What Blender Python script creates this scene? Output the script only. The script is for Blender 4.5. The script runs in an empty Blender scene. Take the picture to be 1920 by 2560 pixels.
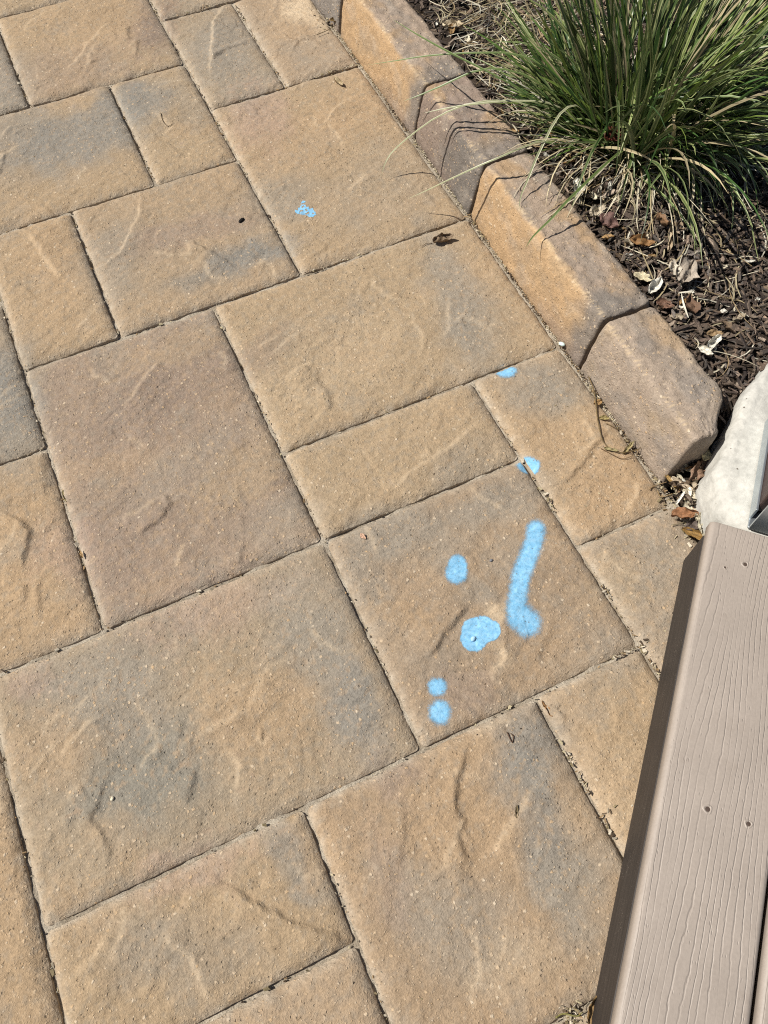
import bpy, math, random
import numpy as np
from mathutils import Matrix, Vector

scene = bpy.context.scene
col = scene.collection
R = math.radians

# ------------------------------------------------------------------ camera, sky, sun, exposure
CAM_R = np.array([[0.90836, 0.37376, -0.187581], [-0.418114, 0.803137, -0.424442], [-0.007986, 0.463977, 0.885811]])
CAM_C = np.array([0.224164, -0.007778, 1.148672])
FPX = 2008.423                      # focal length in photograph pixels (1920 x 2560)
cam_d = bpy.data.cameras.new('camera')
cam_d.sensor_fit = 'VERTICAL'
cam_d.sensor_height = 36.0
cam_d.sensor_width = 27.0
cam_d.lens = FPX / 2560 * 36.0
cam_d.clip_start = 0.01
cam_d.clip_end = 200
cam = bpy.data.objects.new('camera', cam_d)
mw = Matrix.Identity(4)
for i in range(3):
    for j in range(3):
        mw[i][j] = CAM_R[i, j]
    mw[i][3] = CAM_C[i]
cam.matrix_world = mw
col.objects.link(cam)
scene.camera = cam

SUN_AZ = np.array([-0.90, 0.43]); SUN_AZ /= np.linalg.norm(SUN_AZ)
SUN_EL = R(52)
world = bpy.data.worlds.new('World')
scene.world = world
world.use_nodes = True
wn = world.node_tree
sky = wn.nodes.new('ShaderNodeTexSky')
sky.sky_type = 'NISHITA'
sky.sun_disc = False
sky.sun_elevation = SUN_EL
sky.sun_rotation = math.atan2(SUN_AZ[0], SUN_AZ[1])
wn.links.new(sky.outputs[0], wn.nodes['Background'].inputs[0])
wn.nodes['Background'].inputs[1].default_value = 0.05
sun_d = bpy.data.lights.new('sun', 'SUN')
sun_d.energy = 5.0
sun_d.angle = R(0.53)
sun_d.color = (1.0, 0.95, 0.87)
sun = bpy.data.objects.new('sun', sun_d)
to_sun = Vector((SUN_AZ[0] * math.cos(SUN_EL), SUN_AZ[1] * math.cos(SUN_EL), math.sin(SUN_EL)))
sun.rotation_euler = to_sun.to_track_quat('Z', 'Y').to_euler()
sun.location = (-3, 3, 5)
col.objects.link(sun)
vs = scene.view_settings
vs.view_transform = 'Standard'
vs.look = 'None'
vs.exposure = 0.29
vs.gamma = 1.0
vs.use_curve_mapping = False
scene.cycles.use_denoising = False
scene.cycles.filter_width = 1.1

# ------------------------------------------------------------------ helpers
def at(px, py, z=0.0):
    """the point of the place that lies at height z where the photograph shows (px, py)"""
    d = CAM_R @ np.array([(px - 960) / FPX, -(py - 1280) / FPX, -1.0])
    t = (z - CAM_C[2]) / d[2]
    return CAM_C + d * t

def sm(a, b, x):
    t = np.clip((x - a) / (b - a), 0, 1)
    return t * t * (3 - 2 * t)

def _hash(ix, iy, seed):
    h = (ix.astype(np.int64) * 374761393 + iy.astype(np.int64) * 668265263 + seed * 982451653) & 0xffffffff
    h = ((h ^ (h >> 13)) * 1274126177) & 0xffffffff
    h = ((h ^ (h >> 16)) * 2246822519) & 0xffffffff
    return (h ^ (h >> 15)) / 4294967295.0

def noise(x, y, seed=0):
    x = np.asarray(x, float); y = np.asarray(y, float)
    ix = np.floor(x); iy = np.floor(y)
    fx = x - ix; fy = y - iy
    ux = fx * fx * fx * (fx * (fx * 6 - 15) + 10); uy = fy * fy * fy * (fy * (fy * 6 - 15) + 10)
    def g(ox, oy):
        a = _hash(ix + ox, iy + oy, seed) * 2 * np.pi
        return np.cos(a) * (fx - ox) + np.sin(a) * (fy - oy)
    return ((g(0, 0) * (1 - ux) + g(1, 0) * ux) * (1 - uy) + (g(0, 1) * (1 - ux) + g(1, 1) * ux) * uy) * 1.4

def fbm(x, y, seed=0, oct=4, gain=0.5):
    s = 0; a = 1.0
    for k in range(oct):
        s = s + a * noise(x, y, seed + 17 * k)
        x = x * 2.03 + 3.1; y = y * 2.03 - 1.7; a *= gain
    return s

def mesh_obj(name, verts, faces, mat=None, parent=None, colors=None, smooth=True, attr=None):
    me = bpy.data.meshes.new(name)
    me.from_pydata([tuple(v) for v in verts] if not isinstance(verts, np.ndarray) else verts.tolist(), [], faces if isinstance(faces, list) else faces.tolist())
    if colors is not None:
        ca = me.color_attributes.new('Col', 'FLOAT_COLOR', 'POINT')
        c4 = np.ones((len(verts), 4), np.float32); c4[:, :3] = np.clip(colors, 0, 1)
        ca.data.foreach_set('color', c4.ravel())
    if attr is not None:
        for k, v in attr.items():
            a = me.attributes.new(k, 'FLOAT', 'POINT')
            a.data.foreach_set('value', np.asarray(v, np.float32))
    if smooth:
        me.polygons.foreach_set('use_smooth', [True] * len(me.polygons))
    me.update()
    if mat:
        me.materials.append(mat)
    o = bpy.data.objects.new(name, me)
    col.objects.link(o)
    if parent:
        o.parent = parent
    return o

def empty(name, loc=(0, 0, 0), rz=0.0):
    o = bpy.data.objects.new(name, None)
    o.empty_display_size = 0.05
    o.location = loc
    o.rotation_euler = (0, 0, rz)
    col.objects.link(o)
    return o

def tag(o, label=None, cat=None, group=None, kind=None):
    if label: o['label'] = label
    if cat: o['category'] = cat
    if group: o['group'] = group
    if kind: o['kind'] = kind
    return o

class MB:
    """collects shapes with a colour per vertex"""
    def __init__(self): self.v = []; self.f = []; self.c = []
    def add(self, v, f, c):
        n = len(self.v)
        self.v.extend([tuple(p) for p in v])
        self.f.extend([tuple(i + n for i in q) for q in f])
        if np.ndim(c) == 1: self.c.extend([tuple(c)] * len(v))
        else: self.c.extend([tuple(q) for q in c])
    def build(self, name, mat, parent=None, smooth=True):
        return mesh_obj(name, self.v, self.f, mat, parent, np.array(self.c), smooth)

def tube(pts, rad, n=5):
    pts = [np.array(p, float) for p in pts]
    v = []; f = []
    for i, p in enumerate(pts):
        t = pts[min(i + 1, len(pts) - 1)] - pts[max(i - 1, 0)]
        t /= np.linalg.norm(t) + 1e-9
        a = np.cross(t, (0.13, 0.2, 0.97)); a /= np.linalg.norm(a) + 1e-9
        b = np.cross(t, a)
        r = rad[i] if hasattr(rad, '__len__') else rad
        for k in range(n):
            th = 2 * np.pi * k / n
            v.append(p + r * (np.cos(th) * a + np.sin(th) * b))
    for i in range(len(pts) - 1):
        for k in range(n):
            f.append((i * n + k, i * n + (k + 1) % n, (i + 1) * n + (k + 1) % n, (i + 1) * n + k))
    f.append(tuple(range(n))[::-1]); f.append(tuple((len(pts) - 1) * n + k for k in range(n)))
    return v, f

def spline(pts, n):
    """Catmull-Rom through points"""
    P = [np.array(p, float) for p in pts]
    P = [2 * P[0] - P[1]] + P + [2 * P[-1] - P[-2]]
    out = []
    segs = len(P) - 3
    for i in range(n):
        u = i / (n - 1) * segs
        k = min(int(u), segs - 1); t = u - k
        a, b, c, d = P[k:k + 4]
        out.append(0.5 * (2 * b + (c - a) * t + (2 * a - 5 * b + 4 * c - d) * t * t + (3 * b - a - 3 * c + d) * t ** 3))
    return out

# ------------------------------------------------------------------ materials
class NT:
    def __init__(self, name):
        self.m = bpy.data.materials.new(name); self.m.use_nodes = True
        self.t = self.m.node_tree; self.b = self.t.nodes['Principled BSDF']
        self.out = self.t.nodes['Material Output']
    def n(self, typ, **kw):
        nd = self.t.nodes.new(typ)
        for k, v in kw.items(): setattr(nd, k, v)
        return nd
    def l(self, a, b): self.t.links.new(a, b)
    def pos(self): return self.n('ShaderNodeNewGeometry').outputs['Position']
    def obj(self): return self.n('ShaderNodeTexCoord').outputs['Object']
    def noise(self, vec, scale, detail=3, rough=0.5, dist=0.0):
        nd = self.n('ShaderNodeTexNoise'); self.l(vec, nd.inputs['Vector'])
        nd.inputs['Scale'].default_value = scale; nd.inputs['Detail'].default_value = detail
        nd.inputs['Roughness'].default_value = rough; nd.inputs['Distortion'].default_value = dist
        return nd.outputs['Fac']
    def vor(self, vec, scale, out='Distance', feat='F1'):
        nd = self.n('ShaderNodeTexVoronoi', feature=feat); self.l(vec, nd.inputs['Vector'])
        nd.inputs['Scale'].default_value = scale
        return nd
    def rng(self, val, a, b, c=0.0, d=1.0):
        nd = self.n('ShaderNodeMapRange'); nd.clamp = True
        self.l(val, nd.inputs[0])
        for i, x in enumerate((a, b, c, d)): nd.inputs[i + 1].default_value = x
        return nd.outputs[0]
    def math(self, op, a, b=None, c=None):
        nd = self.n('ShaderNodeMath', operation=op)
        for i, x in enumerate((a, b, c)):
            if x is None: continue
            if isinstance(x, (int, float)): nd.inputs[i].default_value = x
            else: self.l(x, nd.inputs[i])
        return nd.outputs[0]
    def mix(self, fac, a, b, mode='MIX'):
        nd = self.n('ShaderNodeMix', data_type='RGBA', blend_type=mode)
        for s, x in ((0, fac), (6, a), (7, b)):
            if isinstance(x, (int, float)): nd.inputs[s].default_value = x
            elif isinstance(x, tuple): nd.inputs[s].default_value = (*x, 1.0)
            else: self.l(x, nd.inputs[s])
        return nd.outputs[2]
    def gray(self, val):
        nd = self.n('ShaderNodeCombineColor')
        for i in range(3): self.l(val, nd.inputs[i])
        return nd.outputs[0]
    def bump(self, h, strength=0.5, dist=0.001, prev=None):
        nd = self.n('ShaderNodeBump'); nd.inputs['Strength'].default_value = strength
        nd.inputs['Distance'].default_value = dist
        self.l(h, nd.inputs['Height'])
        if prev is not None: self.l(prev, nd.inputs['Normal'])
        return nd.outputs[0]
    def attr(self, name='Col'):
        nd = self.n('ShaderNodeAttribute'); nd.attribute_name = name
        return nd
    def done(self, color=None, rough=0.9, normal=None, spec=0.3):
        if color is not None:
            if isinstance(color, tuple): self.b.inputs['Base Color'].default_value = (*color, 1)
            else: self.l(color, self.b.inputs['Base Color'])
        if isinstance(rough, (int, float)): self.b.inputs['Roughness'].default_value = rough
        else: self.l(rough, self.b.inputs['Roughness'])
        if normal is not None: self.l(normal, self.b.inputs['Normal'])
        self.b.inputs['Specular IOR Level'].default_value = spec
        return self.m

def concrete_paver_mat(name, coarse=1.0):
    k = NT(name); p = k.pos()
    base = k.attr().outputs['Color']
    n_mid = k.noise(p, 120 * coarse, 4, 0.6)
    n_fine = k.noise(p, 330 * coarse, 4, 0.65)
    n_gr = k.noise(p, 800 * coarse, 2, 0.6)
    wv = k.n('ShaderNodeVectorMath', operation='MULTIPLY_ADD')
    nc = k.n('ShaderNodeTexNoise'); k.l(p, nc.inputs['Vector']); nc.inputs['Scale'].default_value = 260 * coarse; nc.inputs['Detail'].default_value = 2
    k.l(nc.outputs['Color'], wv.inputs[0]); wv.inputs[1].default_value = (0.004, 0.004, 0.004); k.l(p, wv.inputs[2])
    pw = wv.outputs[0]
    c = k.mix(1.0, base, k.gray(k.rng(n_mid, 0.3, 0.7, 0.88, 1.11)), 'MULTIPLY')
    c = k.mix(1.0, c, k.gray(k.rng(n_fine, 0.3, 0.7, 0.80, 1.19)), 'MULTIPLY')
    # pale and ochre aggregate grains of two sizes
    grain = None
    for sc, lo, amt in ((130, 0.84, 0.75), (250, 0.70, 0.7)):
        v = k.vor(pw, sc * coarse)
        rnd = k.n('ShaderNodeSeparateColor'); k.l(v.outputs['Color'], rnd.inputs[0])
        g = k.math('MULTIPLY', k.rng(v.outputs['Distance'], 0.18, 0.36, 1, 0), k.rng(rnd.outputs[0], lo, lo + 0.08))
        gcol = k.mix(rnd.outputs[1], (0.52, 0.35, 0.19), (0.62, 0.52, 0.39))
        c = k.mix(k.math('MULTIPLY', g, amt), c, gcol)
        grain = g if grain is None else k.math('MAXIMUM', grain, g)
    # dark pits
    v2 = k.vor(pw, 210 * coarse)
    r2 = k.n('ShaderNodeSeparateColor'); k.l(v2.outputs['Color'], r2.inputs[0])
    pit = k.math('MULTIPLY', k.rng(v2.outputs['Distance'], 0.14, 0.36, 1, 0), k.rng(r2.outputs[2], 0.85, 0.92))
    c = k.mix(k.math('MULTIPLY', pit, 0.20), c, (0.12, 0.09, 0.06))
    h = k.math('ADD', k.math('MULTIPLY', n_fine, 1.0), k.math('MULTIPLY', n_gr, 0.5))
    h = k.math('ADD', h, k.math('MULTIPLY', grain, 0.5))
    h = k.math('SUBTRACT', h, k.math('MULTIPLY', pit, 0.9))
    nb = k.bump(n_mid, 0.55, 0.0024)
    nb = k.bump(h, 0.85, 0.0019, nb)
    return k.done(c, 0.92, nb, 0.22)

M_PAVER = concrete_paver_mat('paver_concrete')
M_CURB = concrete_paver_mat('kerb_concrete', 0.85)

def vcol_mat(name, rough=0.8, bump_scale=600, bump=0.3, spec=0.25, transl=0.0, var=0.25):
    k = NT(name); p = k.pos()
    n = k.noise(p, bump_scale, 3, 0.6)
    c = k.mix(1.0, k.attr().outputs['Color'], k.gray(k.rng(n, 0.3, 0.7, 1 - var, 1 + var)), 'MULTIPLY')
    nb = k.bump(n, bump, 0.001)
    k.done(c, rough, nb, spec)
    if transl:
        tr = k.n('ShaderNodeBsdfTranslucent'); k.l(c, tr.inputs[0])
        mx = k.n('ShaderNodeMixShader'); mx.inputs[0].default_value = transl
        k.l(k.b.outputs[0], mx.inputs[1]); k.l(tr.outputs[0], mx.inputs[2]); k.l(mx.outputs[0], k.out.inputs[0])
    return k.m
M_GRASS = vcol_mat('grass_blade', 0.40, 300, 0.05, 0.5, 0.12, 0.12)
M_DRY = vcol_mat('dry_straw', 0.7, 500, 0.15, 0.3, 0.12, 0.2)
M_LEAF = vcol_mat('dry_leaf', 0.65, 450, 0.5, 0.3, 0.15, 0.35)
M_CHIP = vcol_mat('bark_chip', 0.85, 500, 0.7, 0.25, 0, 0.45)
M_BIT = vcol_mat('debris', 0.85, 900, 0.4, 0.2, 0, 0.35)

def sand_mat():
    k = NT('joint_sand'); p = k.pos()
    n1 = k.noise(p, 25, 4, 0.6); n2 = k.noise(p, 500, 4, 0.7)
    c = k.mix(k.rng(n1, 0.35, 0.65), (0.30, 0.25, 0.185), (0.50, 0.44, 0.35))
    c = k.mix(1.0, c, k.gray(k.rng(n2, 0.3, 0.7, 0.45, 1.35)), 'MULTIPLY')
    return k.done(c, 0.95, k.bump(n2, 0.9, 0.003), 0.15)
M_SAND = sand_mat()

def soil_mat():
    k = NT('dark_soil'); p = k.pos()
    n1 = k.noise(p, 18, 4, 0.6); n2 = k.noise(p, 260, 4, 0.7)
    c = k.mix(k.rng(n1, 0.35, 0.65), (0.035, 0.026, 0.02), (0.07, 0.052, 0.038))
    c = k.mix(1.0, c, k.gray(k.rng(n2, 0.3, 0.7, 0.5, 1.4)), 'MULTIPLY')
    return k.done(c, 0.95, k.bump(n2, 1.0, 0.006), 0.15)
M_SOIL = soil_mat()

def paint_mat():
    k = NT('blue_marking_paint'); p = k.pos()
    m = k.attr('mask').outputs['Fac']
    nf = k.noise(p, 700, 3, 0.7); nm = k.noise(p, 160, 3, 0.6)
    e = k.math('ADD', m, k.math('MULTIPLY', k.math('SUBTRACT', k.noise(p, 1100, 2, 0.7), 0.5), 1.15))
    a = k.rng(e, 0.20, 0.72, 0.0, 0.98)
    # bare specks where grains poke through
    v = k.vor(p, 230); r = k.n('ShaderNodeSeparateColor'); k.l(v.outputs['Color'], r.inputs[0])
    bare = k.math('MULTIPLY', k.rng(v.outputs['Distance'], 0.1, 0.34, 1, 0), k.rng(r.outputs[0], 0.78, 0.84))
    a = k.math('MULTIPLY', a, k.math('SUBTRACT', 1.0, k.math('MULTIPLY', bare, 0.8)))
    a = k.math('MULTIPLY', a, k.rng(k.noise(p, 85, 4, 0.7), 0.30, 0.52, 0.82, 1.0))
    a = k.math('MULTIPLY', a, k.rng(k.noise(p, 330, 4, 0.65), 0.30, 0.46, 0.66, 1.0))
    c = k.mix(k.rng(nm, 0.35, 0.65), (0.165, 0.405, 0.62), (0.27, 0.52, 0.725))
    n_gr = k.noise(p, 900, 2, 0.6)
    h = k.math('ADD', k.noise(p, 420, 4, 0.65), k.math('MULTIPLY', n_gr, 0.4))
    nb = k.bump(h, 0.5, 0.0012)
    k.done(c, 0.75, nb, 0.25)
    tr = k.n('ShaderNodeBsdfTransparent'); mx = k.n('ShaderNodeMixShader')
    k.l(a, mx.inputs[0]); k.l(tr.outputs[0], mx.inputs[1]); k.l(k.b.outputs[0], mx.inputs[2]); k.l(mx.outputs[0], k.out.inputs[0])
    return k.m
M_PAINT = paint_mat()

def board_mat():
    k = NT('taupe_composite_board'); o = k.obj()
    s = k.n('ShaderNodeSeparateXYZ'); k.l(o, s.inputs[0])
    mp = k.n('ShaderNodeCombineXYZ')
    k.l(k.math('MULTIPLY', s.outputs[0], 2.1), mp.inputs[0]); k.l(k.math('MULTIPLY', s.outputs[1], 13), mp.inputs[1])
    big = k.noise(mp.outputs[0], 1.0, 1.5, 0.45)
    mp2 = k.n('ShaderNodeCombineXYZ')
    k.l(k.math('MULTIPLY', s.outputs[0], 60), mp2.inputs[0]); k.l(k.math('MULTIPLY', s.outputs[1], 120), mp2.inputs[1])
    wig = k.noise(mp2.outputs[0], 1.0, 2, 0.5)
    ph = k.math('ADD', k.math('MULTIPLY', s.outputs[1], 128), k.math('MULTIPLY', big, 8.0))
    ph = k.math('ADD', ph, k.math('MULTIPLY', wig, 0.42))
    fr = k.math('ABSOLUTE', k.math('SUBTRACT', k.math('FRACT', ph), 0.5))
    mpf = k.n('ShaderNodeCombineXYZ'); k.l(k.math('MULTIPLY', s.outputs[0], 5), mpf.inputs[0]); k.l(k.math('MULTIPLY', s.outputs[1], 45), mpf.inputs[1])
    line = k.math('MULTIPLY', k.rng(fr, 0.0, 0.13, 1.0, 0.0), k.rng(k.noise(mpf.outputs[0], 1.0, 1.5), 0.36, 0.54, 0.1, 1.0))
    # short pores
    mp3 = k.n('ShaderNodeCombineXYZ')
    k.l(k.math('MULTIPLY', s.outputs[0], 110), mp3.inputs[0]); k.l(k.math('MULTIPLY', s.outputs[1], 420), mp3.inputs[1])
    v = k.vor(mp3.outputs[0], 1.0); r = k.n('ShaderNodeSeparateColor'); k.l(v.outputs['Color'], r.inputs[0])
    pore = k.math('MULTIPLY', k.rng(v.outputs['Distance'], 0.15, 0.32, 1, 0), k.rng(r.outputs[0], 0.87, 0.9))
    top = k.rng(s.outputs[2], -0.0012, -0.0003)
    g = k.math('MULTIPLY', k.math('MAXIMUM', line, k.math('MULTIPLY', pore, 0.7)), top)
    n = k.noise(o, 240, 3, 0.6); n2 = k.noise(o, 9, 3, 0.6)
    c = k.mix(k.rng(n2, 0.35, 0.65), (0.308, 0.262, 0.222), (0.345, 0.294, 0.250))
    c = k.mix(1.0, c, k.gray(k.rng(n, 0.3, 0.7, 0.94, 1.06)), 'MULTIPLY')
    c = k.mix(k.math('MULTIPLY', g, 0.12), c, (0.14, 0.10, 0.08))
    nb = k.bump(k.math('MULTIPLY', g, -1.0), 0.72, 0.0008)
    dirt = k.rng(k.noise(o, 34, 5, 0.7), 0.56, 0.75, 0.0, 0.22)
    c = k.mix(dirt, c, (0.20, 0.155, 0.12))
    nb = k.bump(k.math('ADD', n, k.math('MULTIPLY', k.noise(mp2.outputs[0], 3.0, 3, 0.6), 1.2)), 0.16, 0.0007, nb)
    return k.done(c, 0.5, nb, 0.4)
M_BOARD = board_mat()

def fascia_mat(name, a, b, rough=0.6):
    k = NT(name); o = k.obj()
    s = k.n('ShaderNodeSeparateXYZ'); k.l(o, s.inputs[0])
    mp = k.n('ShaderNodeCombineXYZ')
    k.l(k.math('MULTIPLY', s.outputs[0], 14), mp.inputs[0]); k.l(k.math('MULTIPLY', s.outputs[2], 420), mp.inputs[2]); k.l(k.math('MULTIPLY', s.outputs[1], 420), mp.inputs[1])
    n = k.noise(mp.outputs[0], 1.0, 4, 0.65); sp = k.noise(o, 500, 2, 0.6)
    n3 = k.noise(o, 30, 3, 0.6)
    c = k.mix(k.rng(n, 0.35, 0.68), a, b)
    dust = k.math('MULTIPLY', k.rng(sp, 0.66, 0.74), k.rng(n3, 0.45, 0.7, 0.0, 0.8))
    c = k.mix(dust, c, (0.40, 0.34, 0.28))
    return k.done(c, rough, k.bump(n, 0.4, 0.0008), 0.35)
M_FASCIA = fascia_mat('brown_composite_fascia', (0.022, 0.0180, 0.016), (0.046, 0.037, 0.032))
M_POST = fascia_mat('dark_brown_post_sleeve', (0.042, 0.026, 0.023), (0.070, 0.045, 0.038), 0.5)

def footing_mat():
    k = NT('pale_cast_concrete'); p = k.pos()
    n1 = k.noise(p, 14, 4, 0.6); n2 = k.noise(p, 110, 4, 0.65); n3 = k.noise(p, 480, 3, 0.6)
    c = k.mix(k.rng(n1, 0.35, 0.68), (0.455, 0.445, 0.405), (0.545, 0.53, 0.48))
    c = k.mix(1.0, c, k.gray(k.rng(n2, 0.3, 0.7, 0.80, 1.08)), 'MULTIPLY')
    v = k.vor(p, 75); r = k.n('ShaderNodeSeparateColor'); k.l(v.outputs['Color'], r.inputs[0])
    hole = k.math('MULTIPLY', k.rng(v.outputs['Distance'], 0.09, 0.14, 1, 0), k.rng(r.outputs[0], 0.70, 0.74))
    c = k.mix(hole, c, (0.12, 0.10, 0.08))
    nb = k.bump(n2, 0.3, 0.003); nb = k.bump(n3, 0.3, 0.0008, nb)
    return k.done(c, 0.85, nb, 0.25)
M_FOOT = footing_mat()

def metal_mat():
    k = NT('galvanised_steel'); p = k.pos()
    n = k.noise(p, 60, 3, 0.6)
    k.b.inputs['Metallic'].default_value = 0.85
    return k.done(k.mix(n, (0.42, 0.47, 0.50), (0.55, 0.60, 0.63)), 0.38, k.bump(n, 0.08, 0.001), 0.5)
M_METAL = metal_mat()
def plain(name, c, rough=0.6, spec=0.4):
    k = NT(name); n = k.noise(k.pos(), 300, 2)
    return k.done(k.mix(1.0, c, k.gray(k.rng(n, 0.3, 0.7, 0.8, 1.2)), 'MULTIPLY'), rough, None, spec)
M_DARK = plain('gap_shade_dark', (0.03, 0.025, 0.02))
M_SCREW = plain('screw_hole', (0.075, 0.052, 0.04), 0.5)

# ------------------------------------------------------------------ ground and patio
MOD = 0.18
def ground_sheet():
    n = 60; s = np.linspace(-1, 1, n); s = np.sign(s) * np.abs(s) ** 2.2 * 14
    X, Y = np.meshgrid(s + 0.8, s + 0.8)
    Z = -0.045 + 0.004 * fbm(X * 3, Y * 3, 5)
    v = np.stack([X.ravel(), Y.ravel(), Z.ravel()], 1)
    f = [(j * n + i, j * n + i + 1, (j + 1) * n + i + 1, (j + 1) * n + i) for j in range(n - 1) for i in range(n - 1)]
    return tag(mesh_obj('ground', v, f, M_SOIL), kind='structure')
ground_sheet()

TAN = np.array((0.346, 0.258, 0.163)); ORG = np.array((0.374, 0.260, 0.155)); GRY = np.array((0.264, 0.230, 0.184))
BLU = np.array((0.218, 0.204, 0.178)); MAU = np.array((0.268, 0.202, 0.156)); PNK = np.array((0.345, 0.248, 0.195)); PAL = np.array((0.44, 0.345, 0.235))
GRN = np.array((0.225, 0.206, 0.168)); BROWN = np.array((0.296, 0.220, 0.148))
# paver: (u0, u1, v0, v1, base colour); one unit is half the width of the big slabs
PAVERS = [
    (0, 2, 3, 6, MAU * 0.75 + TAN * 0.25), (2, 5, 4, 6, TAN), (2, 4, 3, 4, TAN * 1.02), (4, 5, 2, 4, TAN * 0.6 + ORG * 0.4),
    (2, 4, 1, 3, BROWN), (-1, 2, 1, 3, TAN * 0.75 + GRY * 0.25), (-1, 0, 3, 5, ORG * 0.6 + TAN * 0.4), (-2, 0, 5, 7, TAN * 0.6 + GRY * 0.4),
    (0, 1, 6, 8, TAN * 0.6 + ORG * 0.4), (1, 3, 6, 8, TAN * 0.8 + MAU * 0.2), (-1, 2, 8, 10, TAN * 0.8 + ORG * 0.2), (2, 3, 8, 10, TAN),
    (3, 5, 6, 9, TAN * 0.8 + ORG * 0.2), (3, 4, 9, 11, TAN * 0.7 + GRY * 0.3), (4, 5, 9, 11, TAN * 0.8 + PNK * 0.2), (1, 3, 10, 12, TAN * 0.7 + ORG * 0.3),
    (-1, 1, 10, 12, GRY * 0.8 + TAN * 0.2), (1, 3, 12, 14, TAN), (3, 5, 11, 13, TAN * 0.6 + GRY * 0.4), (1, 3, -1, 1, BROWN * 0.6 + ORG * 0.4),
    (-1, 1, 0, 1, TAN * 0.8 + ORG * 0.2), (-1, 1, -2, 0, TAN * 0.8 + PNK * 0.2), (3, 4, -1, 1, TAN * 0.7 + ORG * 0.3), (4, 5, 0, 2, GRY * 0.45 + TAN * 0.45 + PNK * 0.10),
    (-3, -1, 0, 3, ORG * 0.6 + TAN * 0.4), (-3, -1, 3, 4, ORG * 0.6 + MAU * 0.4), (1, 3, -3, -1, TAN), (3, 5, -3, -1, TAN),
    (-2, 0, 7, 8, TAN), (-1, 1, 12, 14, TAN), (-3, -1, 4, 5, TAN), (-3, -2, 5, 8, MAU), (-3, -1, 8, 10, TAN), (-3, -1, 10, 12, MAU), (-1, 1, -4, -2, TAN), (-3, -1, -3, -1, TAN), (4, 5, -1, 0, TAN), (-3, -1, -1, 0, TAN),
]
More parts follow.
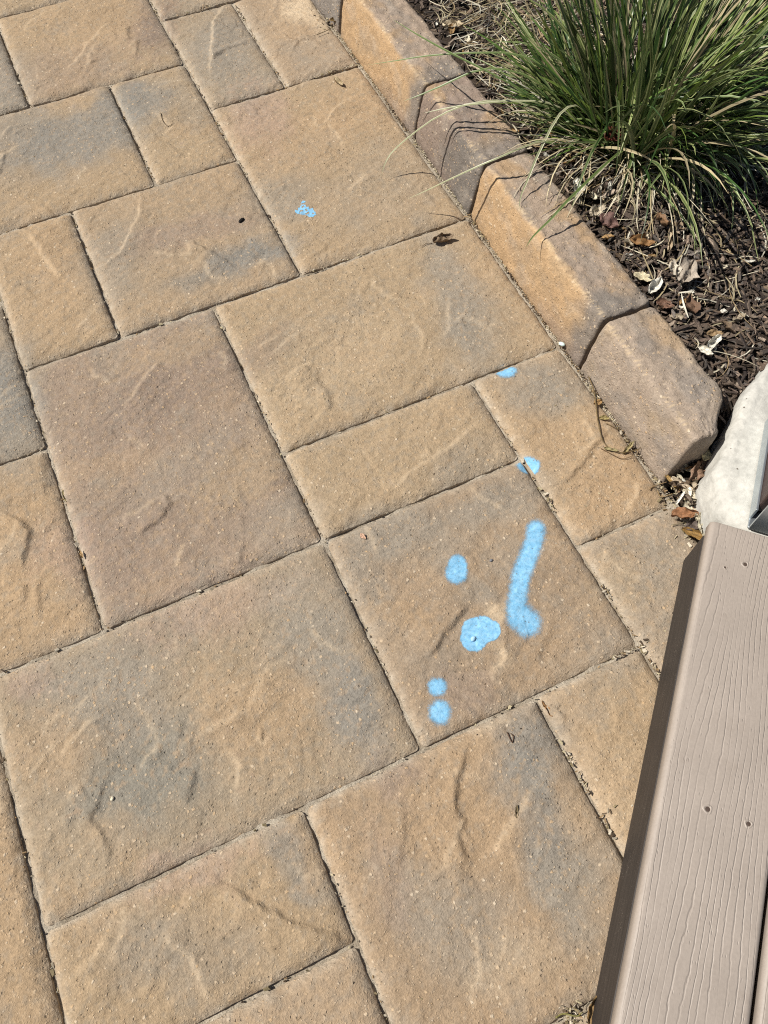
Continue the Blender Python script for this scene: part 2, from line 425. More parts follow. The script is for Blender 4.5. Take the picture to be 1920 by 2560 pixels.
# clefts in the slabs, traced on the photograph: (points, height of the step, +1 bright lip / -1 dark lip)
def z1(p): return [(x * 0.5787, y * 0.5787) for x, y in p]
def z3(p): return [(x * 0.5787, 800 + y * 0.5787) for x, y in p]
def z4(p): return [(960 + x * 0.5787, 800 + y * 0.5787) for x, y in p]
def z5(p): return [(x * 0.5787, 1600 + y * 0.5787) for x, y in p]
def z6(p): return [(960 + x * 0.5787, 1600 + y * 0.5787) for x, y in p]
def c5(p): return [(1050 + x * 0.2712, 1260 + y * 0.2712) for x, y in p]
CLEFTS = [
    (z1([(605, 860), (600, 930), (560, 1010), (530, 1080), (440, 1160)]), 1.6, 1), (z1([(835, 1050), (940, 1110), (1030, 1160)]), 1.3, -1),
    (z1([(970, 10), (920, 100), (915, 200), (905, 330)]), 1.8, 1), (z1([(1080, 185), (980, 215), (910, 260)]), 1.4, -1),
    (z1([(385, 180), (350, 240), (290, 300)]), 1.5, 1), (z1([(560, 105), (550, 150), (575, 175)]), 1.3, -1), (z1([(600, 170), (590, 250)]), 1.2, -1),
    (z1([(110, 1000), (170, 1070), (220, 1150), (270, 1210)]), 1.8, 1), (z1([(0, 600), (40, 550), (120, 530), (240, 510)]), 1.6, 1),
    (z1([(660, 480), (710, 520), (740, 550), (710, 580)]), 1.3, 1), (z1([(820, 1110), (815, 1060), (840, 1045)]), 1.3, 1), (z1([(40, 650), (10, 720), (0, 760)]), 1.3, -1),
    (z1([(1500, 430), (1440, 480), (1400, 540)]), 1.2, 1), (z1([(1600, 740), (1540, 790), (1500, 830)]), 1.3, 1), (z1([(1350, 170), (1290, 180), (1240, 170)]), 1.0, -1),
    (z3([(0, 820), (90, 870), (130, 920), (120, 980), (90, 1100)]), 2.0, -1), (z3([(110, 1130), (115, 1230)]), 1.3, -1), (z3([(170, 1120), (175, 1260)]), 1.2, -1),
    (z3([(690, 180), (640, 230), (600, 290), (530, 385)]), 1.5, 1), (z3([(720, 740), (740, 800), (690, 870), (590, 930)]), 1.5, -1), (z3([(690, 770), (600, 830), (520, 860)]), 1.3, 1), (z3([(1050, 960), (1040, 1060)]), 1.1, -1),
    (z3([(1330, 190), (1270, 220), (1230, 250)]), 1.4, 1), (z3([(1380, 200), (1370, 260), (1430, 340), (1420, 400)]), 1.3, -1), (z3([(1300, 50), (1240, 90), (1180, 150)]), 1.2, 1),
    (z4([(410, 440), (330, 510), (220, 590), (110, 660), (40, 750)]), 1.6, 1), (z4([(975, 480), (910, 550), (850, 640), (760, 720)]), 1.5, -1), (z4([(1100, 690), (1090, 760), (1040, 830)]), 1.2, 1),
    (c5([(460, 910), (350, 1060), (240, 1180), (150, 1330), (60, 1450)]), 2.2, -1), (c5([(660, 960), (750, 1050), (740, 1120)]), 1.7, 1), (c5([(770, 1300), (775, 1400), (740, 1490), (670, 1540), (690, 1640)]), 1.7, 1),
    (z5([(460, 610), (430, 680), (400, 780), (480, 900), (470, 980)]), 1.6, -1), (z5([(790, 350), (770, 430)]), 1.2, -1), (z5([(850, 550), (830, 640), (800, 720)]), 1.3, -1), (z5([(1060, 310), (950, 360), (840, 420)]), 1.4, 1),
    (z5([(700, 450), (640, 490), (600, 560)]), 1.3, 1), (z5([(360, 620), (290, 680)]), 1.3, 1), (z5([(980, 480), (1030, 540), (1020, 650)]), 1.5, 1), (z5([(1100, 430), (1140, 440), (1180, 400)]), 1.1, 1), (z5([(420, 320), (350, 390), (240, 520)]), 1.2, 1),
    (z5([(970, 1050), (1120, 1150), (1300, 1230), (1430, 1270), (1500, 1300)]), 2.2, -1), (z5([(690, 1250), (760, 1320), (830, 1370), (860, 1470), (920, 1560)]), 1.9, 1), (z5([(460, 1270), (430, 1350), (330, 1450)]), 1.5, 1),
    (z6([(375, 430), (350, 520), (320, 600), (310, 720), (350, 780), (320, 850), (350, 920), (370, 980)]), 1.9, -1), (z6([(660, 620), (580, 750), (510, 860), (480, 930)]), 1.7, 1), (z6([(740, 300), (800, 340)]), 1.2, -1),
    (z6([(80, 700), (90, 850), (60, 980)]), 1.0, -1),
]
# patches of other pigment in the slabs: centre and radii in photograph pixels, tilt, colour, strength
def D(x, y): return (x * 1.1573, y * 1.1573)
PATCHES = [
    (*D(150, 305), 150, 55, -15, BLU, .75), (*D(60, 280), 90, 40, -15, BLU, .4), (*D(300, 225), 80, 40, -20, BLU, .7), (*D(260, 215), 60, 30, -20, BLU, .6),
    (*D(480, 95), 75, 55, -15, GRY, .8), (*D(520, 170), 60, 50, 0, GRY, .5), (*D(545, 550), 95, 24, -18, BLU, .85), (*D(430, 600), 80, 16, -12, BLU, .5), (*D(250, 560), 50, 80, 20, GRY, .55), (*D(420, 500), 130, 30, -15, MAU, .6),
    (*D(610, 425), 70, 50, 0, GRY, .6), (*D(640, 300), 190, 60, -25, ORG, .45), (*D(560, 250), 60, 60, 0, PNK, .5), (*D(820, 400), 120, 80, -25, GRY, .3),
    (*D(985, 640), 48, 150, -22, GRY, .75), (*D(1040, 690), 60, 60, 0, BLU, .35), (*D(720, 770), 160, 90, -20, PAL, .22), (*D(1130, 690), 90, 80, 0, TAN, .3),
    (*D(1155, 845), 75, 55, 0, GRY, .65), (*D(1200, 820), 60, 40, 0, BLU, .3), (*D(1330, 1060), 100, 80, -40, ORG, .7), (*D(1200, 950), 70, 60, 0, ORG, .35),
    (*D(830, 1150), 80, 50, -25, GRY, .7), (*D(1080, 1080), 110, 40, -22, GRY, .55), (*D(800, 1280), 40, 110, -25, GRY, .5), (*D(1290, 1410), 80, 40, -25, GRY, .5), (*D(950, 1180), 70, 50, 0, GRY, .5), (*D(870, 1330), 70, 30, 0, ORG, .5), (*D(1010, 1500), 70, 50, 0, MAU, .5), (*D(1200, 1450), 80, 80, 0, ORG, .35), (*D(930, 1420), 60, 60, 0, BLU, .3),
    (*D(210, 1470), 150, 90, -20, GRY, .75), (*D(300, 1680), 150, 110, -10, GRN, .85), (*D(410, 1600), 70, 70, -10, GRN, .7), (*D(270, 1560), 80, 60, -10, GRY, .6), (*D(690, 1400), 70, 130, -22, GRY, .7), (*D(765, 1530), 50, 110, -22, BLU, .75), (*D(560, 1540), 130, 100, -20, ORG, .55), (*D(110, 1620), 110, 70, -10, ORG, .4), (*D(470, 1310), 160, 60, -22, PNK, .4), (*D(60, 1480), 60, 40, 0, PNK, .4),
    (*D(620, 1850), 36, 90, -20, BLU, .6), (*D(680, 1920), 60, 40, 10, GRY, .7), (*D(430, 1870), 130, 40, -22, PNK, .45), (*D(330, 2050), 90, 60, 0, GRY, .5), (*D(160, 1960), 60, 60, 0, ORG, .4), (*D(700, 1860), 60, 60, 0, ORG, .4), (*D(500, 2050), 70, 60, 0, GRY, .35),
    (*D(1150, 1610), 85, 75, 10, BLU, .7), (*D(1120, 1680), 60, 40, 0, BLU, .6), (*D(1165, 1790), 55, 170, -18, BLU, .75), (*D(1235, 1920), 70, 110, -18, GRY, .7), (*D(1000, 2000), 110, 120, 0, GRY, .55), (*D(900, 1940), 60, 80, 0, GRY, .4), (*D(860, 1680), 50, 40, 0, MAU, .6), (*D(1010, 1780), 110, 120, 0, ORG, .5), (*D(1100, 2080), 90, 60, 0, PAL, .3), (*D(1020, 1590), 60, 50, 0, ORG, .4), (*D(840, 1900), 40, 120, -15, MAU, .4), (*D(1290, 1720), 90, 100, 0, PAL, .2),
    (*D(330, 50), 42, 60, 20, MAU * 0.85, .85), (*D(150, 150), 130, 50, -15, MAU, .4), (*D(230, 40), 100, 40, -15, ORG, .4), (*D(20, 850), 70, 110, 0, BLU, .85), (*D(60, 790), 40, 40, 0, TAN, .3), (*D(30, 950), 70, 50, 0, GRY, .5),
    (*D(330, 860), 150, 60, -35, MAU * 0.9, .5), (*D(500, 800), 150, 40, -35, MAU * 0.85, .45), (*D(250, 1180), 110, 80, -30, MAU * 0.95, .4), (*D(560, 1000), 150, 50, -35, TAN, .5), (*D(400, 1000), 150, 40, -35, GRY, .35), (*D(620, 1120), 80, 50, -20, GRY, .35), (*D(420, 740), 150, 30, -20, TAN, .4),
    (*D(120, 560), 60, 90, 0, ORG, .4), (*D(140, 1180), 70, 60, 0, PNK, .4), (*D(60, 1100), 60, 60, 0, ORG, .4), (*D(680, 20), 60, 30, 0, PAL * 1.25, .9), (*D(730, 45), 40, 30, 0, PAL, .6), (*D(700, 120), 60, 40, -20, GRY, .4),
    (*D(1370, 1230), 90, 60, -30, GRY, .4), (*D(1320, 1260), 60, 60, 0, TAN, .5), (*D(890, 900), 160, 40, -22, TAN, .3), (*D(1000, 1000), 80, 40, -22, GRY, .3), (*D(20, 200), 60, 80, 0, GRY, .5), (1240, 1545, 26, 20, 0, PAL * 1.1, .6), (1258, 1640, 18, 34, 0, PAL, .5), (1195, 1490, 40, 26, 20, GRY, .5), (*D(640, 1300), 90, 120, -22, GRY, .4), (*D(1020, 1100), 120, 40, -22, GRY, .35),
]
def prep_patches():
    out = []
    for (cx, cy, rx, ry, tilt, c, s) in PATCHES:
        p0 = at(cx, cy)[:2]; jx = at(cx + 1, cy)[:2] - p0; jy = at(cx, cy + 1)[:2] - p0
        J = np.linalg.inv(np.stack([jx, jy], 1))
        a = R(tilt); Rt = np.array([[math.cos(a), math.sin(a)], [-math.sin(a), math.cos(a)]])
        A = np.diag([1 / (rx * 1.22), 1 / (ry * 1.22)]) @ Rt @ J
        out.append((p0, A, np.array(c), s))
    return out
PATCHW = prep_patches()
CLEFTW = [(np.array([at(x, y)[:2] for x, y in p]), a, s) for p, a, s in CLEFTS]
LIGHT2 = SUN_AZ
def random_clefts():
    rs = np.random.RandomState(4)
    for (u0, u1, v0, v1, _) in PAVERS[:26]:
        for _k in range(int((u1 - u0) * (v1 - v0) * 1.3 + 1)):
            p = np.array((rs.uniform(u0 + .12, u1 - .12), rs.uniform(v0 + .12, v1 - .12))) * MOD
            a = rs.normal(0.9, 0.55) if rs.rand() < .75 else rs.uniform(0, 3.14); L = rs.uniform(0.035, 0.11); pts = [p.copy()]
            for j in range(4):
                a += rs.normal(0, 0.45); p = p + L / 4 * np.array((math.cos(a), math.sin(a)))
                p = np.clip(p, (u0 * MOD + .012, v0 * MOD + .012), (u1 * MOD - .012, v1 * MOD - .012)); pts.append(p.copy() + rs.normal(0, .0008, 2))
            CLEFTW.append((np.array(pts), rs.uniform(0.30, 0.70), 1 if rs.rand() < .55 else -1))
random_clefts()

def cleft_height(x, y, box, lit_wear=False):
    """relief of the clefts, or the pale wear and sunlit tone painted on their sunward lips"""
    h = np.zeros_like(x)
    wx = x + 0.0035 * noise(x * 55, y * 55, 91); wy = y + 0.0035 * noise(x * 55, y * 55, 92)
    for pts, amp, sgn in CLEFTW:
        c = pts.mean(0)
        if not (box[0] - 0.01 < c[0] < box[1] + 0.01 and box[2] - 0.01 < c[1] < box[3] + 0.01): continue
        lo = pts.min(0) - 0.05; hi = pts.max(0) + 0.05
        sel = np.where((x > lo[0]) & (x < hi[0]) & (y > lo[1]) & (y < hi[1]))
        if len(sel[0]) == 0: continue
        X = wx[sel]; Y = wy[sel]
        best = np.full(X.shape, 9.0); sd = np.zeros_like(X); tt = np.zeros_like(X)
        n = len(pts) - 1
        for i in range(n):
            a = pts[i]; b = pts[i + 1]; d = b - a; L = np.hypot(*d)
            t = ((X - a[0]) * d[0] + (Y - a[1]) * d[1]) / L ** 2
            tc = np.clip(t, 0, 1)
            ex = X - a[0] - d[0] * tc; ey = Y - a[1] - d[1] * tc
            dd = np.hypot(ex, ey)
            nx, ny = -d[1] / L, d[0] / L
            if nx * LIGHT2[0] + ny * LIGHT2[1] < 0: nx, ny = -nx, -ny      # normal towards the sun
            m = dd < best
            best = np.where(m, dd, best)
            sd = np.where(m, np.sign(ex * nx + ey * ny) * dd, sd)
            tt = np.where(m, (i + tc) / n, tt)
        taper = sm(0, 0.18, tt) * sm(0, 0.18, 1 - tt) * 0.85 + 0.15
        if lit_wear:
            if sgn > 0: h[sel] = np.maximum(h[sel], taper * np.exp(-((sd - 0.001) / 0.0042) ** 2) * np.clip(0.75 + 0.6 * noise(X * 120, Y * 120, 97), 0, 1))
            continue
        s = -sd if sgn > 0 else sd                # bright lip: low on the sun's side, dark lip: high on the sun's side
        prof = (np.tanh(s / 0.0030) * 0.5 + 0.5) * np.exp(-np.abs(s) / 0.030) + 0.0
        prof = np.where(s < 0, (np.tanh(s / 0.0030) * 0.5 + 0.5), prof)
        h[sel] += amp * 0.0031 * taper * prof * np.exp(-(np.maximum(best - 0.035, 0) / 0.012) ** 2)
    return h

JW = 0.0056     # joint width
def edge_wobble(s, seed):
    return 0.0006 * noise(s * 30, s * 0 + seed * 1.37, seed) + 0.0005 * noise(s * 110, s * 0 + seed * 2.1, seed + 3)

class Paver:
    def __init__(self, i, u0, u1, v0, v1, base):
        self.i = i; self.b = (u0 * MOD, u1 * MOD, v0 * MOD, v1 * MOD); self.base = base
        rr = np.random.RandomState(300 + i)
        self.z0 = rr.uniform(-0.0012, 0.0008); self.tx, self.ty = rr.uniform(-0.0025, 0.0025, 2); self.seed = 40 * i + 7
    def warp(self, X, Y):
        """nominal rectangle to the slab's uneven outline; returns the distance to the edge as well"""
        x0, x1, y0, y1 = self.b; g = JW / 2
        xl = x0 + g + edge_wobble(Y, self.seed); xr = x1 - g - edge_wobble(Y, self.seed + 1)
        yb = y0 + g + edge_wobble(X, self.seed + 2); yt = y1 - g - edge_wobble(X, self.seed + 4)
        sx = (X - x0) / (x1 - x0); sy = (Y - y0) / (y1 - y0)
        Xw = xl + (xr - xl) * sx; Yw = yb + (yt - yb) * sy
        dl, dr, db, dt = Xw - xl, xr - Xw, Yw - yb, yt - Yw
        # round the corners
        r = 0.007
        for hx, hy, ox, oy in ((dl, db, 1, 1), (dr, db, -1, 1), (dl, dt, 1, -1), (dr, dt, -1, -1)):
            m = (hx < r) & (hy < r)
            qx = r - hx; qy = r - hy
            L = np.hypot(qx, qy); k = np.where(m & (np.maximum(qx, qy) > 1e-9), np.maximum(qx, qy) / np.maximum(L, 1e-9), 1.0)
            Xw = np.where(m, Xw + ox * (qx - qx * k), Xw); Yw = np.where(m, Yw + oy * (qy - qy * k), Yw)
        d = np.minimum(np.minimum(dl, dr), np.minimum(db, dt))
        # smooth minimum for the shoulder
        kk = 0.004
        d = -kk * np.log(np.exp(-dl / kk) + np.exp(-dr / kk) + np.exp(-db / kk) + np.exp(-dt / kk))
        return Xw, Yw, np.maximum(d, 0)
    def height(self, X, Y, d):
        x0, x1, y0, y1 = self.b
        cx, cy = (x0 + x1) / 2, (y0 + y1) / 2
        s = self.seed
        h = self.z0 + self.tx * (X - cx) + self.ty * (Y - cy)
        a = 0.35
        xr = X * math.cos(a) + Y * math.sin(a); yr = -X * math.sin(a) + Y * math.cos(a)
        h = h + 0.0024 * fbm(X * 7, Y * 7, s, 2) + 0.0011 * fbm(xr * 14, yr * 42, s + 5, 3)
        # natural cleft terraces
        t = fbm(X * 7 + 3, Y * 7, s + 9, 3) * 2.2
        fr = t - np.floor(t)
        h = h + 0.0010 * (np.floor(t) + sm(0.42, 0.58, fr))
        h = h + 0.00045 * noise(X * 90, Y * 90, s + 11)
        h = h + cleft_height(X, Y, self.b)
        w = 0.0070 + 0.0028 * noise(X * 14, Y * 14, s + 13)
        h = h - 0.0074 * np.exp(-d / w) - 0.0020 * np.exp(-d / 0.016)
        h = h - 0.0009 * np.exp(-d / 0.006) * np.maximum(noise(X * 160, Y * 160, s + 19), 0) * 2
        return h
    def color(self, X, Y, d):
        s = self.seed
        wx = X + 0.020 * fbm(X * 14, Y * 14, s + 21, 3); wy = Y + 0.020 * fbm(X * 14, Y * 14, s + 23, 3)
        c = np.repeat(self.base[None], X.size, 0)
        n1 = fbm(X * 8, Y * 8, s + 25, 4).ravel(); n2 = fbm(X * 9 + 5, Y * 9, s + 27, 4).ravel(); n3 = fbm(X * 28, Y * 28, s + 29, 3).ravel(); n4 = fbm(X * 95, Y * 95, s + 35, 3).ravel()
        c = c + (ORG - c) * (0.35 * sm(0.1, 0.7, n1))[:, None]
        c = c + (GRY - c) * (0.40 * sm(0.15, 0.75, n2))[:, None]
        for p0, A, pc, st in PATCHW:
            q = np.stack([wx.ravel() - p0[0], wy.ravel() - p0[1]], 1) @ A.T
            r2 = (q ** 2).sum(1)
            if r2.min() > 4: continue
            wgt = min(1.0, st * 1.1) * sm(0.12, 0.88, np.exp(-r2 * 0.7) + 0.16 * n3 + 0.22 * n4)
            c = c + (pc - c) * np.clip(wgt, 0, 1)[:, None]
        c = c * (1 + 0.06 * n3 + 0.04 * n1)[:, None]
        c = c + (ORG * 1.05 - c) * (0.30 * sm(0.15, 0.6, n4))[:, None]
        c = c + (GRY - c) * (0.30 * sm(0.15, 0.6, -n4))[:, None]
        c = c + (PAL * 1.12 - c) * (0.40 * np.clip(cleft_height(X, Y, self.b, True), 0, 1).ravel())[:, None]  # pale wear and sunlight painted into the colour, bright lips only
        # worn, lime-dusted rims
        rim = (np.exp(-d.ravel() / 0.0062) * np.clip(0.55 + 0.6 * noise(X * 60, Y * 60, s + 31).ravel(), 0, 1))
        c = c + (np.array((0.48, 0.415, 0.325)) - c) * (0.9 * rim)[:, None]
        return c
    def build(self, parent, step):
        x0, x1, y0, y1 = self.b
        def axis(a, b):
            off = [0, 0.0009, 0.002, 0.0036, 0.0056, 0.008] if step < 0.006 else [0, 0.003, 0.008]
            n = max(2, int((b - a - 2 * off[-1]) / step))
            return np.array([a + o for o in off] + list(np.linspace(a + off[-1], b - off[-1], n + 1)[1:-1]) + [b - o for o in off[::-1]])
        xs, ys = axis(x0, x1), axis(y0, y1)
        nx, ny = len(xs), len(ys)
        X, Y = np.meshgrid(xs, ys)
        Xw, Yw, d = self.warp(X, Y)
        Z = self.height(Xw, Yw, d)
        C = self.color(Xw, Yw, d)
        v = np.stack([Xw.ravel(), Yw.ravel(), Z.ravel()], 1)
        I = np.arange(nx * ny).reshape(ny, nx)
        q = np.stack([I[:-1, :-1], I[:-1, 1:], I[1:, 1:], I[1:, :-1]], -1).reshape(-1, 4)
        ring = np.concatenate([I[0, :-1], I[:-1, -1], I[-1, :0:-1], I[:0:-1, 0]])
        sk = v[ring].copy(); sk[:, 2] = -0.03
        base = len(v); m = len(ring)
        v = np.concatenate([v, sk]); C = np.concatenate([C, C[ring] * 0.9])
        k = np.arange(m); k2 = (k + 1) % m
        side = np.stack([ring[k], base + k, base + k2, ring[k2]], 1)
        return mesh_obj('paver', v, np.concatenate([q, side]), M_PAVER, parent, C)

def build_patio():
    x0, x1, y0, y1 = -3.02 * MOD, 5.06 * MOD, -4.02 * MOD, 14.02 * MOD
    nx, ny = 160, 340
    X, Y = np.meshgrid(np.linspace(x0, x1, nx), np.linspace(y0, y1, ny))
    Z = -0.0130 + 0.0034 * fbm(X * 40, Y * 40, 3, 3)
    v = np.stack([X.ravel(), Y.ravel(), Z.ravel()], 1)
    I = np.arange(nx * ny).reshape(ny, nx)
    q = np.stack([I[:-1, :-1], I[:-1, 1:], I[1:, 1:], I[1:, :-1]], -1).reshape(-1, 4)
    patio = tag(mesh_obj('patio', v, q, M_SAND), kind='structure')
    pv = []
    for i, (a, b, c, d, base) in enumerate(PAVERS):
        p = Paver(i, a, b, c, d, base)
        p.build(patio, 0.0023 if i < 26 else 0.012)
        pv.append(p)
    return patio, pv
patio, PV = build_patio()

def slab_height(x, y):
    """height of the patio surface at points; nan in the joints"""
    x = np.atleast_1d(np.asarray(x, float)); y = np.atleast_1d(np.asarray(y, float))
    out = np.full(x.shape, np.nan)
    for p in PV:
        b = p.b; g = JW / 2 + 0.0010
        m = (x > b[0] + g) & (x < b[1] - g) & (y > b[2] + g) & (y < b[3] - g)
        if m.any():
            X, Y = x[m], y[m]
            d = -0.004 * np.log(np.exp(-(X - b[0] - JW / 2) / .004) + np.exp(-(b[1] - JW / 2 - X) / .004) + np.exp(-(Y - b[2] - JW / 2) / .004) + np.exp(-(b[3] - JW / 2 - Y) / .004))
            out[m] = p.height(X, Y, np.maximum(d, 0))
    return out
def ground_at(px, py):
    p = at(px, py, 0.0); h = slab_height(p[0], p[1])[0]
    p[2] = 0.0 if np.isnan(h) else h
    return p

# ------------------------------------------------------------------ kerb stones
def kerb_stone(y0, y1, colour, label, seed, x_in=0.9078, taper_out=0.0, H=0.105, yaw=0.0):
    L = y1 - y0
    prof = [(0.0, -0.04), (0.000, 0.0), (0.004, 0.03), (0.009, 0.06), (0.014, 0.085), (0.0185, 0.100), (0.0215, H - 0.0005), (0.0265, H + 0.0012), (0.06, H + 0.001), (0.095, H), (0.112, H - 0.001), (0.118, H - 0.005), (0.1205, H - 0.014), (0.121, 0.05), (0.121, -0.04)]
    P = np.array(prof); seg = np.hypot(*np.diff(P, axis=0).T); cum = np.concatenate([[0], np.cumsum(seg)])
    n = 84; s = np.linspace(0, cum[-1], n)
    px = np.interp(s, cum, P[:, 0]); pz = np.interp(s, cum, P[:, 1])
    s_r = cum[6] / cum[-1]; sn = s / cum[-1]
    r = 0.0055
    ys = np.concatenate([r * (1 - np.cos(np.linspace(0, np.pi / 2, 6))), np.linspace(r, L - r, max(10, int(L / 0.0035)))[1:-1], L - r * (1 - np.cos(np.linspace(np.pi / 2, 0, 6)))])
    m = len(ys)
    S, Yl = np.meshgrid(sn, ys); X0 = np.tile(px, (m, 1)); Z0 = np.tile(pz, (m, 1))
    # rounded ends: pull the profile in near both ends
    e = np.minimum(Yl, L - Yl); ins = np.where(e < r, r - np.sqrt(np.maximum(r * r - (r - e) ** 2, 0)), 0) * 0.9
    cx = 0.06
    X = X0 + np.sign(cx - X0) * ins * np.minimum(1, np.abs(X0 - cx) / 0.03); Z = Z0 - ins * (Z0 > 0.05) * np.clip((Z0 - 0.05) / 0.04, 0, 1)
    if taper_out:
        X = X - taper_out * sm(0.070, 0.0, Yl) * sm(0.03, 0.121, X0)
    rough_top = sm(s_r - 0.01, s_r + 0.03, S)
    n1 = fbm(Yl * 9, S * 5, seed, 3); n2 = fbm(Yl * 45, S * 24, seed + 3, 3); n3 = noise(Yl * 160, S * 75, seed + 7)
    disp = 0.0018 * n1 + (0.0009 + 0.0016 * rough_top) * n2 + (0.0004 + 0.0011 * rough_top) * n3
    # broken arris along the ridge
    ar = np.exp(-((S - s_r) / 0.02) ** 2)
    disp = disp + ar * (0.0020 * noise(Yl * 60, S * 30 + seed, seed + 9) + 0.0014 * noise(Yl * 190, S * 70, seed + 10))
    nxp = np.gradient(pz, s); nzp = -np.gradient(px, s)
    X = X - np.tile(nxp, (m, 1)) * disp; Z = Z - np.tile(nzp, (m, 1)) * disp
    Yd = Yl + 0.0025 * noise(S * 9, Yl * 0 + seed * 0.7, seed + 12) * np.where(Yl < L / 2, 1, -1) * np.where(e < 0.03, 1, 0)
    C = colour(S.ravel(), Yl.ravel(), s_r, L, seed)
    n5 = noise(Yl * 260, S * 110, seed + 21).ravel(); grit = 1 + 0.08 * n2.ravel() + 0.10 * n5
    stain = sm(0.12, 0.42, fbm(Yl * 11, S * 7, seed + 23, 4).ravel() + 0.25 * n5); C = C + (GRK * 1.05 - C) * ((0.22 + 0.25 * rough_top.ravel()) * stain)[:, None]
    lime = sm(0.30, 0.55, fbm(Yl * 16 + 4, S * 9, seed + 25, 4).ravel()); C = C + (np.array((0.42, 0.36, 0.29)) - C) * (0.22 * lime)[:, None]
    C = C * grit[:, None]
    pale = np.exp(-((S.ravel() - s_r - 0.008 - 0.012 * noise(Yl * 25, Yl * 0, seed + 16).ravel()) / 0.013) ** 2) * sm(0.02, 0.3, noise(Yl * 190, S * 60, seed + 15).ravel() + 0.5 * noise(Yl * 30, S * 12, seed + 17).ravel())
    C = C + (np.array((0.60, 0.46, 0.28)) - C) * (0.55 * pale)[:, None]
    v = np.stack([X.ravel(), Yd.ravel(), Z.ravel()], 1)
    I = np.arange(m * n).reshape(m, n)
    q = np.stack([I[:-1, :-1], I[:-1, 1:], I[1:, 1:], I[1:, :-1]], -1).reshape(-1, 4)[:, ::-1]
    f = q.tolist()
    f.append(I[0, :].tolist()); f.append(I[-1, ::-1].tolist())
    o = mesh_obj('kerb_stone', v, f, M_CURB, None, C)
    o.location = (x_in, y0, 0); o.rotation_euler = (0, 0, yaw)
    return tag(o, label, 'kerb stone', 'kerb stones along the planting bed')

def blend(c, t, w): return c + (np.array(t) - c) * np.clip(w, 0, 1)[:, None]
ORK = np.array((0.425, 0.286, 0.160)); TOPK = np.array((0.322, 0.248, 0.186)); GRK = np.array((0.190, 0.166, 0.143)); MVK = np.array((0.262, 0.200, 0.158)); PKK = np.array((0.362, 0.288, 0.222))
def k_common(S, Y, seed): return fbm(S * 6, Y * 9, seed + 40, 4), fbm(S * 8 + 9, Y * 12, seed + 44, 4)
def col_orange(end_grey):
    def f(S, Y, sr, L, seed):
        a, b = k_common(S, Y, seed)
        c = np.repeat(ORK[None], len(S), 0)
        c = blend(c, TAN, 0.35 * sm(0, .6, a))
        top = sm(sr - 0.015, sr + 0.02, S + 0.022 * b)
        t = np.repeat(TOPK[None], len(S), 0); t = blend(t, ORK * 0.85, 0.75 * sm(0.0, 0.55, a)); t = blend(t, GRK, 0.35 * sm(0.1, .6, b))
        c = c + (t - c) * top[:, None]
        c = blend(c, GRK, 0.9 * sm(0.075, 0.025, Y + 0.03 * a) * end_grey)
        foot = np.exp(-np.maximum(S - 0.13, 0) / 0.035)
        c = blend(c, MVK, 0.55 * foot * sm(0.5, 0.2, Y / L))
        return c
    return f
def col_grey(S, Y, sr, L, seed):
    a, b = k_common(S, Y, seed)
    c = np.repeat((MVK * 0.9)[None], len(S), 0)
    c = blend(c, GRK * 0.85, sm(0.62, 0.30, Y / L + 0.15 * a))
    t = np.repeat(MVK[None], len(S), 0); t = blend(t, ORK * 0.8, 0.7 * sm(0.05, .5, a)); t = blend(t, GRK, 0.8 * sm(0.35, 0.05, Y / L + .1 * b))
    top = sm(sr - 0.015, sr + 0.02, S)
    return c + (t - c) * top[:, None]
def col_pink(S, Y, sr, L, seed):
    a, b = k_common(S, Y, seed)
    c = np.repeat((PKK * 0.9)[None], len(S), 0)
    c = blend(c, TAN, 0.5 * sm(0.1, .6, a)); c = blend(c, GRK * 1.2, 0.55 * sm(0.1, .6, b))
    top = sm(sr + 0.06, sr + 0.12, S)
    c = blend(c, GRK * 1.35, 0.5 * top * sm(0.65, 0.3, Y / L)); c = blend(c, ORK * 0.85, 0.5 * top * sm(0.4, 0.8, Y / L) * sm(-.2, .4, a))
    return c
def col_far(S, Y, sr, L, seed):
    a, b = k_common(S, Y, seed)
    c = np.repeat((GRK * 1.15)[None], len(S), 0)
    return blend(c, TOPK, 0.6 * sm(0, .5, a))
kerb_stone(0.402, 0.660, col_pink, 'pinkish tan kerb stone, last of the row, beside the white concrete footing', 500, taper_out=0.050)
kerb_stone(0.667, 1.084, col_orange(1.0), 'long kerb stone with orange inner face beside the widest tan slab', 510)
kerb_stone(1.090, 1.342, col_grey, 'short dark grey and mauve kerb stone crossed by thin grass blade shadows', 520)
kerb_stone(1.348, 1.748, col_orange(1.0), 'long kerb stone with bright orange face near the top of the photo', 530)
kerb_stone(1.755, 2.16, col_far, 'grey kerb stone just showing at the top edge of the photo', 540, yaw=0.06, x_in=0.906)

# ------------------------------------------------------------------ concrete footing, post
def bed_height(x, y):
    """surface of the planting bed"""
    z = 0.078 + 0.010 * fbm(x * 6, y * 6, 77, 3)
    near = sm(0.30, 0.56, y - 0.0 * x)
    z = z * near + 0.018 * (1 - near)
    side = sm(0.98, 1.06, x)
    z = z * (0.25 + 0.75 * side)
    return z + 0.02 * sm(1.2, 1.9, x)

